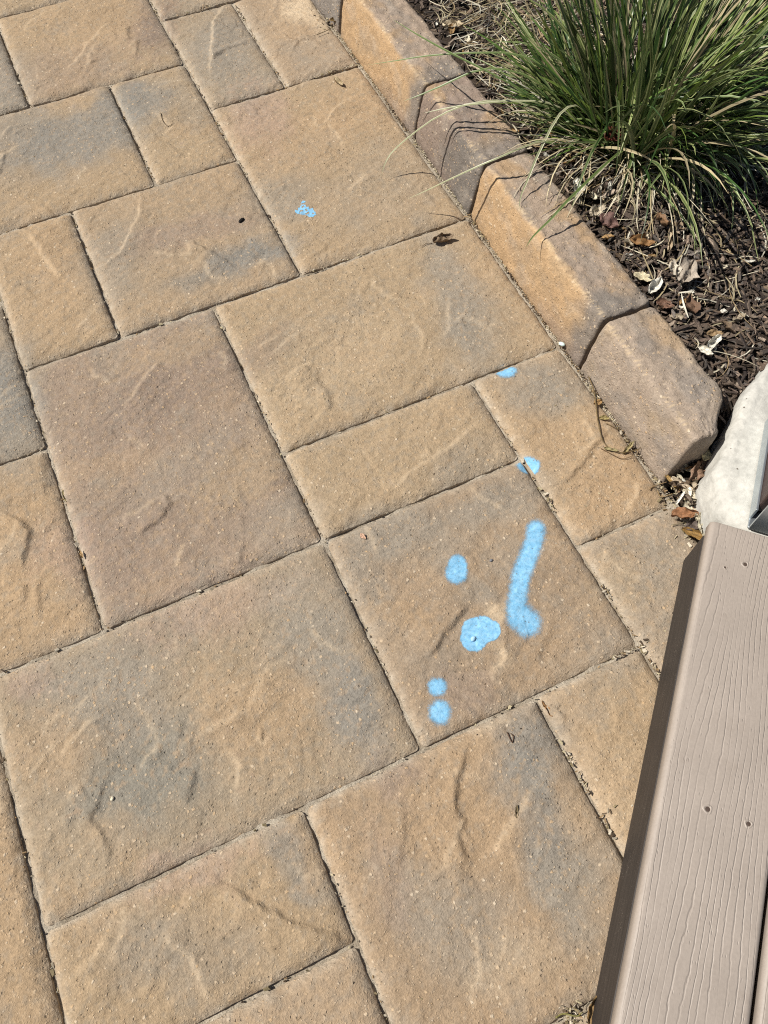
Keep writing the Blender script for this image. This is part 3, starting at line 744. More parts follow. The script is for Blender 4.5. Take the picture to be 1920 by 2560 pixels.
def footing():
    pts = [(1920, 917), (1884, 946), (1853, 982), (1823, 1026), (1814, 1051), (1801, 1087), (1780, 1129), (1767, 1158), (1763, 1187), (1751, 1207), (1744, 1226), (1751, 1248), (1755, 1283), (1758, 1320)]
    w = [at(x, y, 0.022)[:2] for x, y in pts]
    w += [np.array(q) for q in ((0.905, 0.255), (0.93, 0.21), (1.0, 0.15), (1.10, 0.14), (1.22, 0.20), (1.30, 0.32), (1.31, 0.44), (1.26, 0.51))]
    c = np.array((1.085, 0.325))
    ang = np.array([math.atan2(*(q - c)[::-1]) for q in w]); rad = np.array([np.hypot(*(q - c)) for q in w])
    o = np.argsort(ang); ang, rad = ang[o], rad[o]
    na = 160; th = np.linspace(-np.pi, np.pi, na, endpoint=False)
    rr = np.interp(th, np.concatenate([ang - 2 * np.pi, ang, ang + 2 * np.pi]), np.tile(rad, 3))
    prof = [(1.02, -0.04), (1.005, 0.0), (1.0, 0.015), (0.995, 0.030), (0.985, 0.048), (0.972, 0.062), (0.955, 0.073), (0.925, 0.081), (0.88, 0.0845), (0.80, 0.0855), (0.70, 0.086), (0.55, 0.086), (0.30, 0.086), (0.08, 0.086)]
    prof_s = np.array(prof); k = np.linspace(0, len(prof) - 1, 44); pr = np.interp(k, range(len(prof)), prof_s[:, 0]); pz = np.interp(k, range(len(prof)), prof_s[:, 1])
    v = []
    TH, PR = np.meshgrid(th, pr); PZ = np.tile(pz[:, None], (1, na)); RR = np.tile(rr, (len(pr), 1))
    X = c[0] + PR * RR * np.cos(TH); Y = c[1] + PR * RR * np.sin(TH)
    lump = 0.0028 * fbm(X * 18, Y * 18, 61, 3) + 0.0010 * fbm(X * 70, Y * 70, 62, 3)
    ridge = 0.0022 * np.exp(-((PR - 0.83 - 0.05 * noise(TH * 2, TH * 0, 5)) / 0.03) ** 2) * (0.4 + noise(TH * 9, PR * 4, 6))
    seam = 0.0
    Z = PZ + lump * (PR < 1.02) + ridge + seam
    push = (0.004 * fbm(TH * 2.5, PZ * 14, 63, 3) + 0.0022 * np.exp(-((PZ - 0.028 - 0.012 * np.sin(TH * 2.0)) / 0.0016) ** 2)) * (PR > 0.7)
    X = X + push * np.cos(TH); Y = Y + push * np.sin(TH)
    Z = np.minimum(Z, 0.0895)
    v = np.stack([X.ravel(), Y.ravel(), Z.ravel()], 1)
    I = np.arange(na * len(pr)).reshape(len(pr), na); J = np.roll(I, -1, 1)
    q = np.stack([I[:-1], J[:-1], J[1:], I[1:]], -1).reshape(-1, 4).tolist()
    q.append(I[-1].tolist())
    return tag(mesh_obj('concrete_footing', v, q, M_FOOT), 'white rounded concrete footing between the last kerb stone and the deck board', 'footing')
footing()

def box(x0, x1, y0, y1, z0, z1, bev=0.002, seg=2):
    import bmesh
    bm = bmesh.new()
    bmesh.ops.create_cube(bm, size=1.0)
    for vv in bm.verts:
        vv.co = ((x0 + x1) / 2 + vv.co.x * (x1 - x0), (y0 + y1) / 2 + vv.co.y * (y1 - y0), (z0 + z1) / 2 + vv.co.z * (z1 - z0))
    if bev:
        bmesh.ops.bevel(bm, geom=bm.edges[:], offset=bev, segments=seg, profile=0.5, affect='EDGES')
    me_v = [tuple(vv.co) for vv in bm.verts]; bm.verts.index_update()
    me_f = [tuple(vv.index for vv in f.verts) for f in bm.faces]
    bm.free()
    return me_v, me_f
def boxobj(name, dims, mat, parent, bev=0.002, smooth=False):
    v, f = box(*dims, bev=bev)
    return mesh_obj(name, v, f, mat, parent, None, smooth)

DECK_A = R(45.6)
def deck_post():
    b = at(1880, 1283, 0.100)
    root = tag(empty('deck_post', (b[0], b[1], 0.088), DECK_A), 'dark brown deck post in a grey metal base on the white footing', 'post')
    boxobj('post_sleeve', (0.006, 0.175, -0.094, -0.003, 0.012, 1.05), M_POST, root, 0.003)
    pb = boxobj('post_base', (-0.020, 0.178, -0.100, 0.000, 0.0, 0.004), M_METAL, root, 0.001)
    boxobj('side_plate', (-0.004, 0.176, -0.0028, 0.0005, 0.0042, 0.030), M_METAL, pb, 0.0006)
    boxobj('side_plate', (-0.004, 0.176, -0.0995, -0.0962, 0.0042, 0.030), M_METAL, pb, 0.0006)
    boxobj('end_plate', (-0.022, -0.0185, -0.0985, -0.001, 0.0042, 0.075), M_METAL, pb, 0.0006)
    return root
deck_post()

# ------------------------------------------------------------------ deck step: boards and fascia
def deck():
    d = np.array((math.cos(DECK_A), math.sin(DECK_A))); nrm = np.array((d[1], -d[0]))
    p_end = at(1778, 1303, 0.114)[:2]; p_near = at(1531, 2560, 0.108)[:2]
    off = ((p_end @ nrm) + (p_near @ nrm)) / 2
    t_end = p_end @ d
    ztop = 0.117
    org = d * t_end + nrm * off
    root = tag(empty('deck_step', (org[0], org[1], 0.0), DECK_A), 'low taupe composite deck step with dark brown fascia along the patio', 'deck step')
    L = 1.65; W = 0.1385; TH = 0.0245; rad = 0.0075
    def board(y_off, x_shift):
        # section in y (0 .. -W), z (0 .. -TH); local y runs towards the patio
        sec = []
        for cy, cz, a0 in ((-rad, -rad, 0), (-W + rad, -rad, 90), ):
            for k in range(9):
                a = R(a0 + 90 * k / 8); sec.append((cy + rad * math.cos(a), cz + rad * math.sin(a)))
        sec += [(-W, -TH + 0.003), (-W + 0.003, -TH), (-0.003, -TH), (0, -TH + 0.003)]
        # more points on the flat top are not needed, the grain is fine relief
        n = len(sec); v = []; f = []
        xs = [0, -0.0006, -0.0018] + list(np.linspace(-0.01, -L, 24))
        for i, x in enumerate(xs):
            k = (0.0012, 0.0004, 0)[i] if i < 3 else 0
            for (y, z) in sec:
                v.append((x, y + (k if y < -W / 2 else -k), z + (k if z < -TH / 2 else -k)))
        for i in range(len(xs) - 1):
            for k in range(n):
                f.append((i * n + k, (i + 1) * n + k, (i + 1) * n + (k + 1) % n, i * n + (k + 1) % n))
        f.append(tuple(range(n))); f.append(tuple((len(xs) - 1) * n + k for k in range(n))[::-1])
        o = mesh_obj('board', v, f, M_BOARD, root)
        o.location = (x_shift, y_off, ztop)
        return o
    bs = [board(0.0, 0.0), board(-0.1445, 0.006), board(-0.2890, 0.002)]
    # screws of the first board, where the photograph shows them
    inv = np.array([[math.cos(DECK_A), math.sin(DECK_A)], [-math.sin(DECK_A), math.cos(DECK_A)]])
    for px, py, r in ((1863, 1411, 0.0032), (1813, 1419, 0.0018), (1769, 2023, 0.0036), (1871, 2060, 0.0032)):
        q = inv @ (at(px, py, ztop)[:2] - org)
        v = []; f = []; N = 14
        rings = [(r * 1.7, 0.0000), (r * 1.35, 0.0010), (r * 1.05, 0.0006), (r * 0.85, -0.0002)]
        for rr, zz in rings:
            for k in range(N):
                a = 2 * np.pi * k / N; w = 1 + 0.12 * math.sin(3 * a + px)
                v.append((q[0] + rr * w * math.cos(a), q[1] + rr * w * math.sin(a), zz))
        for i in range(3):
            for k in range(N): f.append((i * N + k, i * N + (k + 1) % N, (i + 1) * N + (k + 1) % N, (i + 1) * N + k))
        rim = mesh_obj('screw_hole', v, f, M_BOARD, bs[0])
        v2 = [(q[0] + r * 0.86 * math.cos(2 * np.pi * k / N), q[1] + r * 0.86 * math.sin(2 * np.pi * k / N), 0.00012) for k in range(N)] + [(q[0] + r * 0.1, q[1], 0.00035)]
        mesh_obj('screw_head', v2, [(k, (k + 1) % N, N) for k in range(N)], M_SCREW, bs[0], smooth=False)
    f_end = (at(1709, 1402, 0)[:2] - org) @ d
    boxobj('fascia', (-L, f_end, -0.020, 0.0008, 0.002, ztop - TH - 0.0006), M_FASCIA, root, 0.0015)
    boxobj('frame', (-L + .02, f_end - 0.004, -0.42, -0.0225, 0.0, ztop - TH - 0.003), M_DARK, root, 0.0)  # solid stand-in for the joists, coloured dark to paint shade in the board gaps
    return root
deck()

# ------------------------------------------------------------------ planting bed, mulch
rng = np.random.RandomState(11)
def bed():
    nx, ny = 130, 200
    X, Y = np.meshgrid(np.linspace(0.925, 3.2, nx), np.linspace(0.30, 3.2, ny))
    Z = bed_height(X, Y) - 0.006
    # under the kerb the bed drops to its foot
    Z = np.where(X < 1.026, np.minimum(Z, 0.004 + 0.02 * (Y > 0.40)), Z)
    v = np.stack([X.ravel(), Y.ravel(), Z.ravel()], 1)
    I = np.arange(nx * ny).reshape(ny, nx)
    q = np.stack([I[:-1, :-1], I[:-1, 1:], I[1:, 1:], I[1:, :-1]], -1).reshape(-1, 4)
    tag(mesh_obj('planting_bed', v, q, M_SOIL), kind='structure')
bed()

def chip_shape(rs, L, W, T):
    """a splintered sliver of bark"""
    k = rs.uniform(0.5, 1.0, 4); j = rs.uniform(-0.18, 0.18, 8)
    v = [(-L * k[0] / 2, -W / 2 * k[1], 0), (L / 2, -W / 2 * k[2] + W * j[0], T * j[1]), (L * k[3] / 2, W / 2, 0), (-L / 2 + L * j[2] * .5, W / 2 * k[0], T * j[3]),
         (-L * k[1] / 2, -W / 2 * k[3] * .8, T), (L * .46, -W / 2 * k[2] * .8, T * .8), (L * k[3] * .46, W * .42, T * (1 + j[4])), (-L * .46, W * .42 * k[0], T * .9)]
    f = [(3, 2, 1, 0), (4, 5, 6, 7), (0, 1, 5, 4), (1, 2, 6, 5), (2, 3, 7, 6), (3, 0, 4, 7)]
    return np.array(v), f
def rot3(az, tilt, roll):
    ca, sa = math.cos(az), math.sin(az); ct, st = math.cos(tilt), math.sin(tilt); cr, sr = math.cos(roll), math.sin(roll)
    return np.array([[ca, -sa, 0], [sa, ca, 0], [0, 0, 1]]) @ np.array([[ct, 0, st], [0, 1, 0], [-st, 0, ct]]) @ np.array([[1, 0, 0], [0, cr, -sr], [0, sr, cr]])
def mulch():
    mb = MB(); rs = np.random.RandomState(5)
    cols = [(0.105, 0.078, 0.060), (0.075, 0.055, 0.044), (0.140, 0.105, 0.080), (0.055, 0.042, 0.036), (0.165, 0.118, 0.085), (0.115, 0.098, 0.085), (0.19, 0.15, 0.115)]
    pts = []
    for _ in range(9000): pts.append((rs.uniform(1.034, 1.95), rs.uniform(0.40, 1.95)))
    for _ in range(2600): pts.append((rs.uniform(1.034, 1.42), rs.uniform(0.44, 0.92)))
    for x, y in pts:
        z = float(bed_height(np.array(x), np.array(y)))
        if y < 0.53 and x < 1.32 and (x - 1.10) * 0.4 + 0.47 > y: continue
        L = rs.uniform(0.010, 0.036) * (1.4 if rs.rand() < .15 else 1); W = L * rs.uniform(0.07, 0.26); T = rs.uniform(0.0010, 0.0026)
        if rs.rand() < .14: L, W = L * .5, L * .3
        v, f = chip_shape(rs, L, W, T)
        az = rs.normal(0.3, 0.9) if rs.rand() < .6 else rs.uniform(0, 6.28)
        v = v @ rot3(az, rs.normal(0, .22), rs.normal(0, .35)).T + (x, y, z + rs.uniform(-0.006, 0.008))
        if v[:, 0].min() < 1.033: v[:, 0] += 1.033 - v[:, 0].min()
        c = np.array(cols[rs.randint(len(cols))]) * (rs.uniform(0.45, 1.05) if rs.rand() < .85 else rs.uniform(1.2, 1.9))
        mb.add(v, f, c)
    o = mb.build('bark_mulch', M_CHIP, None, False)
    tag(o, 'dark brown shredded bark mulch filling the planting bed', 'mulch', kind='stuff')
mulch()

# ------------------------------------------------------------------ ornamental grass
def blade_mesh(pts, w, fold, cc, ce, twist=0.0):
    """ribbon with a folded midrib; colours for middle and margins"""
    n = len(pts); P = np.array(pts); v = []; c = []
    for i in range(n):
        t = P[min(i + 1, n - 1)] - P[max(i - 1, 0)]; t /= np.linalg.norm(t) + 1e-9
        side = np.cross(t, (0, 0, 1.0))
        if np.linalg.norm(side) < 0.15: side = np.cross(t, (0.4, -0.9, 0.1))
        side /= np.linalg.norm(side); up = np.cross(side, t)
        a = twist * i / n; s2 = side * math.cos(a) + up * math.sin(a); u2 = -side * math.sin(a) + up * math.cos(a)
        u = i / (n - 1)
        ww = w * min(1.0, 0.55 + 1.6 * u) * (1 - max(0, (u - 0.45) / 0.55) ** 1.6) + 0.00022
        v += [P[i] - s2 * ww / 2 + u2 * ww * fold, P[i], P[i] + s2 * ww / 2 + u2 * ww * fold]
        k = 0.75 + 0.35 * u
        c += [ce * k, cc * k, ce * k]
    f = []
    for i in range(n - 1):
        for j in range(2):
            f.append((i * 3 + j, i * 3 + j + 1, (i + 1) * 3 + j + 1, (i + 1) * 3 + j))
    return v, f, np.array(c)
def arch(base, az, tilt, L, droop, n=11, wob=0.0, rs=None):
    """blade that leaves the ground at a tilt from vertical and bends over under its weight"""
    p = np.array(base, float); pts = [p.copy()]; a = tilt; ds = L / (n - 1)
    for i in range(n - 1):
        u = i / (n - 1)
        a = min(a + droop * (0.25 + 1.6 * u * u) / (n - 1), R(172))
        az2 = az + wob * u
        p = p + ds * np.array((math.sin(a) * math.cos(az2), math.sin(a) * math.sin(az2), math.cos(a)))
        fl = 0.088 if p[0] > 1.035 else (0.109 if p[0] > 0.93 else 0.01)
        if p[2] < fl: p[2] = fl + 0.0005
        pts.append(p.copy())
    return pts
GREENS = [(np.array((0.060, 0.115, 0.022)), np.array((0.110, 0.175, 0.040))), (np.array((0.036, 0.080, 0.020)), np.array((0.060, 0.115, 0.030))), (np.array((0.085, 0.140, 0.030)), np.array((0.42, 0.44, 0.20))),
          (np.array((0.050, 0.100, 0.030)), np.array((0.30, 0.34, 0.15))), (np.array((0.110, 0.165, 0.030)), np.array((0.17, 0.23, 0.05))), (np.array((0.030, 0.066, 0.020)), np.array((0.050, 0.095, 0.028)))]
STRAW = [np.array((0.48, 0.41, 0.26)), np.array((0.38, 0.31, 0.18)), np.array((0.60, 0.54, 0.40)), np.array((0.30, 0.22, 0.12)), np.array((0.66, 0.62, 0.50))]
def grass_tuft(center, rad, n_live, n_dry, seed, label, curated=(), lean=0.0):
    rs = np.random.RandomState(seed)
    root = tag(empty('ornamental_grass', center), label, 'ornamental grass')
    c0 = np.array(center)
    mb = MB(); md = MB()
    for i in range(n_live):
        az = rs.uniform(0, 2 * np.pi); r = rad * math.sqrt(rs.rand())
        ba = rs.uniform(0, 2 * np.pi)
        b = np.array((r * math.cos(ba), r * math.sin(ba), 0.0))
        az = ba + rs.normal(0, 0.8)
        tilt = abs(rs.normal(0.12, 0.30)) + 0.30 * r / rad
        L = rs.uniform(0.24, 0.50); droop = rs.uniform(0.2, 1.4) * (0.6 + tilt)
        if lean and n_live * 0.36 <= i < n_live * 0.56:         # blades that hang forward and to the right
            az = rs.normal(-0.9, 0.75); tilt = rs.uniform(0.4, 1.05); L = rs.uniform(0.20, 0.42); droop = rs.uniform(1.2, 2.6)
        if lean and i < n_live * 0.36:                      # the side that sprawls over the bed towards the kerb
            b = b * 0.8 + np.array((-0.05, 0.05, 0)); az = rs.normal(2.45, 0.45); tilt = rs.uniform(0.6, 1.35); L = rs.uniform(0.12, 0.30); droop = rs.uniform(0.0, 0.7)
        pts = [q - c0 for q in arch(c0 + b, az, tilt, L, droop, 11, rs.normal(0, .25))]
        if min(q[0] for q in pts) + c0[0] < 1.0: continue
        cc, ce = GREENS[rs.choice([0, 1, 2, 2, 3, 3, 4, 5])]; k = rs.uniform(0.6, 1.35)
        if rs.rand() < 0.10: cc = STRAW[1]; ce = STRAW[0]
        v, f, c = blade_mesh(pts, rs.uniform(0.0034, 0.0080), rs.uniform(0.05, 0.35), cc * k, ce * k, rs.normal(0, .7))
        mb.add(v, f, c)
    for i in range(n_dry):
        ba = rs.uniform(0, 2 * np.pi); r = rad * (0.5 + 0.7 * rs.rand())
        b = np.array((r * math.cos(ba), r * math.sin(ba), rs.uniform(-0.005, 0.02)))
        az = ba + rs.normal(0, 0.6); tilt = rs.uniform(0.8, 1.5)
        pts = [q - c0 for q in arch(c0 + b, az, tilt, rs.uniform(0.08, 0.26), rs.uniform(0.6, 2.2), 8, rs.normal(0, .6))]
        s = STRAW[rs.randint(len(STRAW))] * rs.uniform(0.7, 1.1)
        v, f, c = blade_mesh(pts, rs.uniform(0.0012, 0.0034), 0.2, s, s * 1.1, rs.normal(0, 1.2))
        md.add(v, f, c)
    tag(mb.build('green_blades', M_GRASS, root), kind='stuff')
    tag(md.build('dry_blades', M_DRY, root), kind='stuff')
    for (px, w, kind) in curated:
        P3 = [at(x, y, z) - c0 for x, y, z in px]
        pts = spline(P3, 16)
        if kind == 'dry': cc = STRAW[0]; ce = STRAW[2]; mat = M_DRY
        elif kind == 'pale': cc = np.array((0.16, 0.19, 0.07)); ce = np.array((0.52, 0.50, 0.34)); mat = M_GRASS
        else: cc = np.array((0.070, 0.115, 0.030)); ce = np.array((0.19, 0.24, 0.08)); mat = M_GRASS
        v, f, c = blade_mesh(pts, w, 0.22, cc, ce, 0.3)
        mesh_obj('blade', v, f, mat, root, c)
    return root
CUR = [
    ([(1470, 350, .10), (1300, 225, .22), (1120, 130, .235), (1040, 85, .215), (981, 48, .19)], .0042, 'green'),
    ([(1480, 340, .10), (1380, 190, .22), (1300, 139, .24), (1190, 133, .235), (1071, 140, .21), (985, 153, .185), (920, 162, .165)], .0046, 'green'),
    ([(1500, 370, .10), (1360, 215, .20), (1222, 172, .215), (1101, 217, .18), (1050, 238, .165), (1008, 253, .15)], .0048, 'green'),
    ([(1490, 390, .10), (1330, 265, .165), (1200, 255, .165), (1101, 289, .13), (1029, 338, .085), (981, 380, .05), (962, 410, .032), (954, 437, .016)], .0042, 'pale'),
    ([(1500, 400, .10), (1380, 350, .155), (1246, 395, .15), (1131, 446, .10), (1070, 475, .062), (1020, 497, .035)], .0040, 'pale'),
    ([(1490, 360, .10), (1400, 270, .17), (1300, 253, .18), (1177, 262, .165), (1101, 274, .15), (1059, 283, .14)], .0046, 'pale'),
    ([(1590, 370, .10), (1544, 385, .16), (1426, 495, .15), (1380, 545, .135), (1333, 591, .12), (1315, 618, .112)], .0048, 'green'),
    ([(1500, 340, .10), (1450, 268, .19), (1400, 285, .19), (1348, 380, .155), (1318, 452, .128), (1302, 490, .116), (1297, 525, .108)], .0044, 'pale'),
    ([(1618, 322, .10), (1660, 270, .20), (1711, 232, .24), (1760, 239, .24), (1790, 299, .20), (1793, 374, .155), (1782, 516, .095)], .0060, 'pale'),
    ([(1636, 351, .10), (1674, 306, .17), (1715, 303, .18), (1730, 347, .16), (1760, 430, .12), (1782, 531, .092)], .0060, 'pale'),
    ([(1636, 329, .10), (1681, 344, .16), (1711, 362, .155), (1722, 396, .14), (1741, 486, .11), (1748, 557, .09)], .0058, 'green'),
    ([(1700, 330, .10), (1760, 235, .20), (1823, 189, .24), (1879, 194, .24), (1960, 215, .21)], .0064, 'pale'),
    ([(1690, 300, .10), (1790, 240, .21), (1880, 220, .24), (1960, 265, .20)], .0056, 'green'),
    ([(1690, 330, .10), (1760, 255, .17), (1878, 257, .19), (1905, 310, .15), (1935, 370, .10)], .0044, 'dry'),
    ([(1650, 350, .10), (1752, 290, .16), (1780, 330, .15), (1815, 430, .115), (1880, 500, .09)], .0056, 'green'),
    ([(1640, 340, .10), (1722, 380, .15), (1800, 390, .15), (1870, 395, .13), (1935, 450, .10)], .0050, 'pale'),
    ([(1600, 360, .10), (1618, 352, .15), (1620, 395, .13), (1600, 470, .10), (1580, 560, .09)], .0048, 'pale'),
    ([(1560, 380, .10), (1580, 390, .14), (1566, 440, .12), (1545, 520, .092)], .0052, 'green'),
    ([(1640, 380, .10), (1660, 400, .15), (1670, 440, .13), (1690, 520, .095)], .0054, 'green'),
    ([(1560, 380, .10), (1500, 420, .14), (1440, 500, .12), (1410, 560, .1)], .0030, 'dry'),
    ([(1730, 310, .12), (1750, 420, .12), (1755, 560, .09), (1785, 640, .085), (1790, 700, .082)], .0030, 'dry'),
    ([(1600, 480, .10), (1632, 432, .12), (1630, 500, .10), (1625, 590, .085)], .0030, 'dry'),
    ([(1640, 480, .09), (1720, 560, .09), (1775, 690, .084), (1705, 830, .082)], .0026, 'dry'),
    ([(1530, 380, .10), (1470, 300, .14), (1380, 320, .12), (1340, 345, .11)], .0040, 'green'),
    ([(1540, 400, .10), (1480, 350, .12), (1380, 370, .10), (1310, 392, .125)], .0042, 'green'),
]
T0 = at(1590, 345, 0.082)
grass_tuft((T0[0], T0[1], 0.080), 0.104, 1050, 300, 21, 'large striped green ornamental grass tuft leaning over the kerb', CUR, 1.0)
grass_tuft((T0[0] + 0.47, T0[1] + 0.26, 0.085), 0.08, 420, 120, 22, 'darker grass tuft at the right edge behind the large one')

# thatch of dry blades on the mulch, left of the tuft
def thatch():
    rs = np.random.RandomState(8); mb = MB()
    for i in range(1050):
        if i < 650:
            p = at(rs.uniform(1090, 1480), rs.uniform(0, 330), 0.085)
        else:
            p = at(rs.uniform(1330, 1920), rs.uniform(330, 900), 0.085)
            if rs.rand() < sm(420, 800, np.array(at(0, 0)[0] * 0 + (1.3 - p[1]) * 900)) * 0.7: continue
        if p[0] < 1.045 or p[1] < 0.5: continue
        L = rs.uniform(0.02, 0.14); az = rs.normal(0.2, 0.8) if rs.rand() < .6 else rs.uniform(0, 6.28)
        n = 6; c = rs.normal(0, 1.2); pts = []
        q = np.array((p[0], p[1], float(bed_height(p[0], p[1])) + rs.uniform(0.003, 0.016))); a = az
        dz = rs.normal(0, 0.12)
        for k in range(n):
            pts.append(q.copy()); a += c / n; q = q + L / n * np.array((math.cos(a), math.sin(a), dz * (1 - 2 * k / n)))
        if min(t[0] for t in pts) < 1.034: continue
        s = STRAW[rs.randint(len(STRAW))] * rs.uniform(0.6, 1.15)
        v, f, cc = blade_mesh(pts, rs.uniform(0.0010, 0.0030), 0.15, s, s * 1.08, rs.normal(0, 1))
        mb.add(v, f, cc)
    tag(mb.build('dry_grass_litter', M_DRY), 'loose straw coloured dead grass lying on the mulch', 'dry grass', kind='stuff')
thatch()

# ------------------------------------------------------------------ blue paint marks
def paint(blobs, label, soft=0.35, ragged=0.0, seed=0):
    """blobs: (px, py, rx, ry) in photograph pixels, each a puff of paint on the slabs"""
    W = []
    for (cx, cy, rx, ry) in blobs:
        p0 = at(cx, cy)[:2]; jx = at(cx + 1, cy)[:2] - p0; jy = at(cx, cy + 1)[:2] - p0
        W.append((p0, np.diag([1 / rx, 1 / ry]) @ np.linalg.inv(np.stack([jx, jy], 1)), max(rx, ry) * 0.0008))
    lo = np.min([w[0] - w[2] * 2.2 for w in W], 0); hi = np.max([w[0] + w[2] * 2.2 for w in W], 0)
    st = 0.0013
    xs = np.arange(lo[0], hi[0], st); ys = np.arange(lo[1], hi[1], st)
    X, Y = np.meshgrid(xs, ys)
    Xn = X + 0.0017 * fbm(X * 110, Y * 110, 200 + seed, 3) * (1 + ragged * 5); Yn = Y + 0.0017 * fbm(X * 110, Y * 110, 210 + seed, 3) * (1 + ragged * 5)
    m = np.zeros_like(X)
    for p0, A, _ in W:
        q = np.stack([Xn - p0[0], Yn - p0[1]], -1) @ A.T
        r = np.sqrt((q ** 2).sum(-1))
        m = np.maximum(m, 1 - sm(1 - soft, 1 + soft * 0.8, r))
        m = np.maximum(m, 0.27 * np.exp(-(np.maximum(r - 0.9, 0) / 0.45) ** 2) * min(1, soft * 1.6))       # overspray
    if ragged: m = m * (noise(X * 190, Y * 190, 230 + seed) > -0.42) * 1.0
    H = slab_height(X.ravel(), Y.ravel()).reshape(X.shape)
    ok = (m > 0.03) & ~np.isnan(H)
    I = np.full(X.shape, -1); I[ok] = np.arange(ok.sum())
    q = np.stack([I[:-1, :-1], I[:-1, 1:], I[1:, 1:], I[1:, :-1]], -1).reshape(-1, 4)
    q = q[(q >= 0).all(1)]
    v = np.stack([X[ok], Y[ok], H[ok] + 0.00045], 1)
    o = mesh_obj('paint_mark', v, q, M_PAINT, None, None, True, {'mask': m[ok]})
    return tag(o, label, 'paint mark', 'blue spray paint marks on the patio')
def cz(x, y, r, r2=None): return (1050 + x * .2712, 1260 + y * .2712, r * .2712, (r2 or r) * .2712)
stripe = [(1066, 240), (1060, 300), (1040, 370), (1015, 440), (985, 520), (955, 590), (935, 650), (920, 720), (910, 790), (900, 860), (888, 930), (880, 1000)]
sp = spline([np.array((*s, 0.)) for s in stripe], 34)
paint([cz(p[0], p[1], 84) for p in sp] + [cz(985, 1095, 122), cz(890, 1060, 92), cz(940, 1030, 105)], 'long blue spray paint stroke ending in a round blob', 0.9, 0, 1)
paint([cz(345, 560, 86), cz(335, 640, 98)], 'blue figure-eight paint spot left of the long blue stroke', 0.5, 0, 2)
paint([cz(545, 1165, 165, 135), cz(500, 1230, 130, 128), cz(620, 1165, 125, 105)], 'largest round blue paint blob, with a small pebble in it', 0.16, 0, 3)
paint([cz(160, 1685, 82)], 'small round blue paint dot, upper of the two near the slab corner', 0.7, 0, 4)
paint([cz(182, 1918, 96, 112)], 'oval blue paint dot, lower of the two near the slab corner', 0.8, 0, 5)
paint([(1318, 1160, 24, 20), (1330, 1165, 20, 18)], 'blue paint dot lying across a joint between two slabs', 0.5, 0, 6)
paint([(1266, 927, 25, 17)], 'small blue paint dot beside the joint below the widest slab', 0.65, 0, 7)
paint([(768, 528, 19, 10), (750, 526, 11, 7), (758, 511, 5, 11), (780, 533, 10, 9)], 'flaked blue paint patch on the slab near the kerb', 0.2, 0.3, 8)

# ------------------------------------------------------------------ leaf litter and other small things
def leaf_mesh(L, W, curl, fold, seed, ragged=0.45, nu=15, nv=9):
    rs = np.random.RandomState(seed)
    v = []
    U, V = np.meshgrid(np.linspace(0, 1, nu), np.linspace(-1, 1, nv))
    wid = np.sin(np.pi * np.clip(U, 0.02, 0.98) ** 0.8) ** 0.8 * W / 2 * (1 + ragged * noise(U * 6, V * 3, seed))
    x = (U - 0.5) * L; y = V * wid
    # curl across and along
    rc = curl
    yy = np.where(abs(rc) > 1e-3, np.sin(y / (W / 2) * rc) * (W / 2) / (rc if abs(rc) > 1e-3 else 1), y); z = (1 - np.cos(y / (W / 2) * rc)) * (W / 2) / max(abs(rc), 1e-3) * np.sign(rc if rc else 1)
    z = z + fold * L * ((U - 0.4) ** 2) + 0.30 * W * noise(U * 3.3, V * 2.1, seed + 3) + 0.14 * W * noise(U * 8, V * 4, seed + 4)
    z = z + 0.06 * W * np.abs(V)
    P = np.stack([x.ravel(), yy.ravel(), z.ravel()], 1)
    I = np.arange(nu * nv).reshape(nv, nu)
    q = np.stack([I[:-1, :-1], I[:-1, 1:], I[1:, 1:], I[1:, :-1]], -1).reshape(-1, 4)
    return P, q, U.ravel(), V.ravel()
def leaf(px, py, z, L, W, az, c, label, curl=0.8, fold=0.3, tilt=(0, 0), seed=0, stem=0.0, name='dead_leaf', cat='leaf', group=None):
    P, q, U, V = leaf_mesh(L, W, curl, fold, seed)
    Rm = rot3(az, tilt[0], tilt[1]); P2 = P @ Rm.T
    base = at(px, py, z)
    if z < 0.0035: base = ground_at(px, py); base[2] += min(z, 0.0006)
    P2[:, 2] -= P2[:, 2].min()
    # thickness
    n = len(P2); top = P2 + np.array((0, 0, 0.0005))
    C = np.array(c)[None] * (1 + 0.25 * noise(U * 9, V * 6, seed + 8))[:, None] * (1 - 0.25 * np.exp(-(V / 0.08) ** 2))[:, None]
    F = q.tolist() + (q[:, ::-1] + n).tolist()
    F = (q[:, ::-1]).tolist() + (q + n).tolist()
    o = mesh_obj(name, np.concatenate([P2, top]), F, M_LEAF, None, np.concatenate([C, C]))
    o.location = base
    tag(o, label, cat, group)
    if stem:
        rs = np.random.RandomState(seed + 1)
        a = Rm @ np.array((-L / 2, 0, 0)); b = Rm @ np.array((-L / 2 - stem * .5, stem * .12, 0)); d = Rm @ np.array((-L / 2 - stem, -stem * .1, 0))
        for k in (a, b, d): k[2] = max(k[2], 0) * 0.5 + 0.0012
        tv, tf = tube(spline([a, b, d], 7), [0.0009, .0008, .0008, .0007, .0007, .0006, .0006], 5)
        mesh_obj('stem', tv, tf, M_LEAF, o, np.repeat((np.array(c) * 0.7)[None], len(tv), 0))
    return o
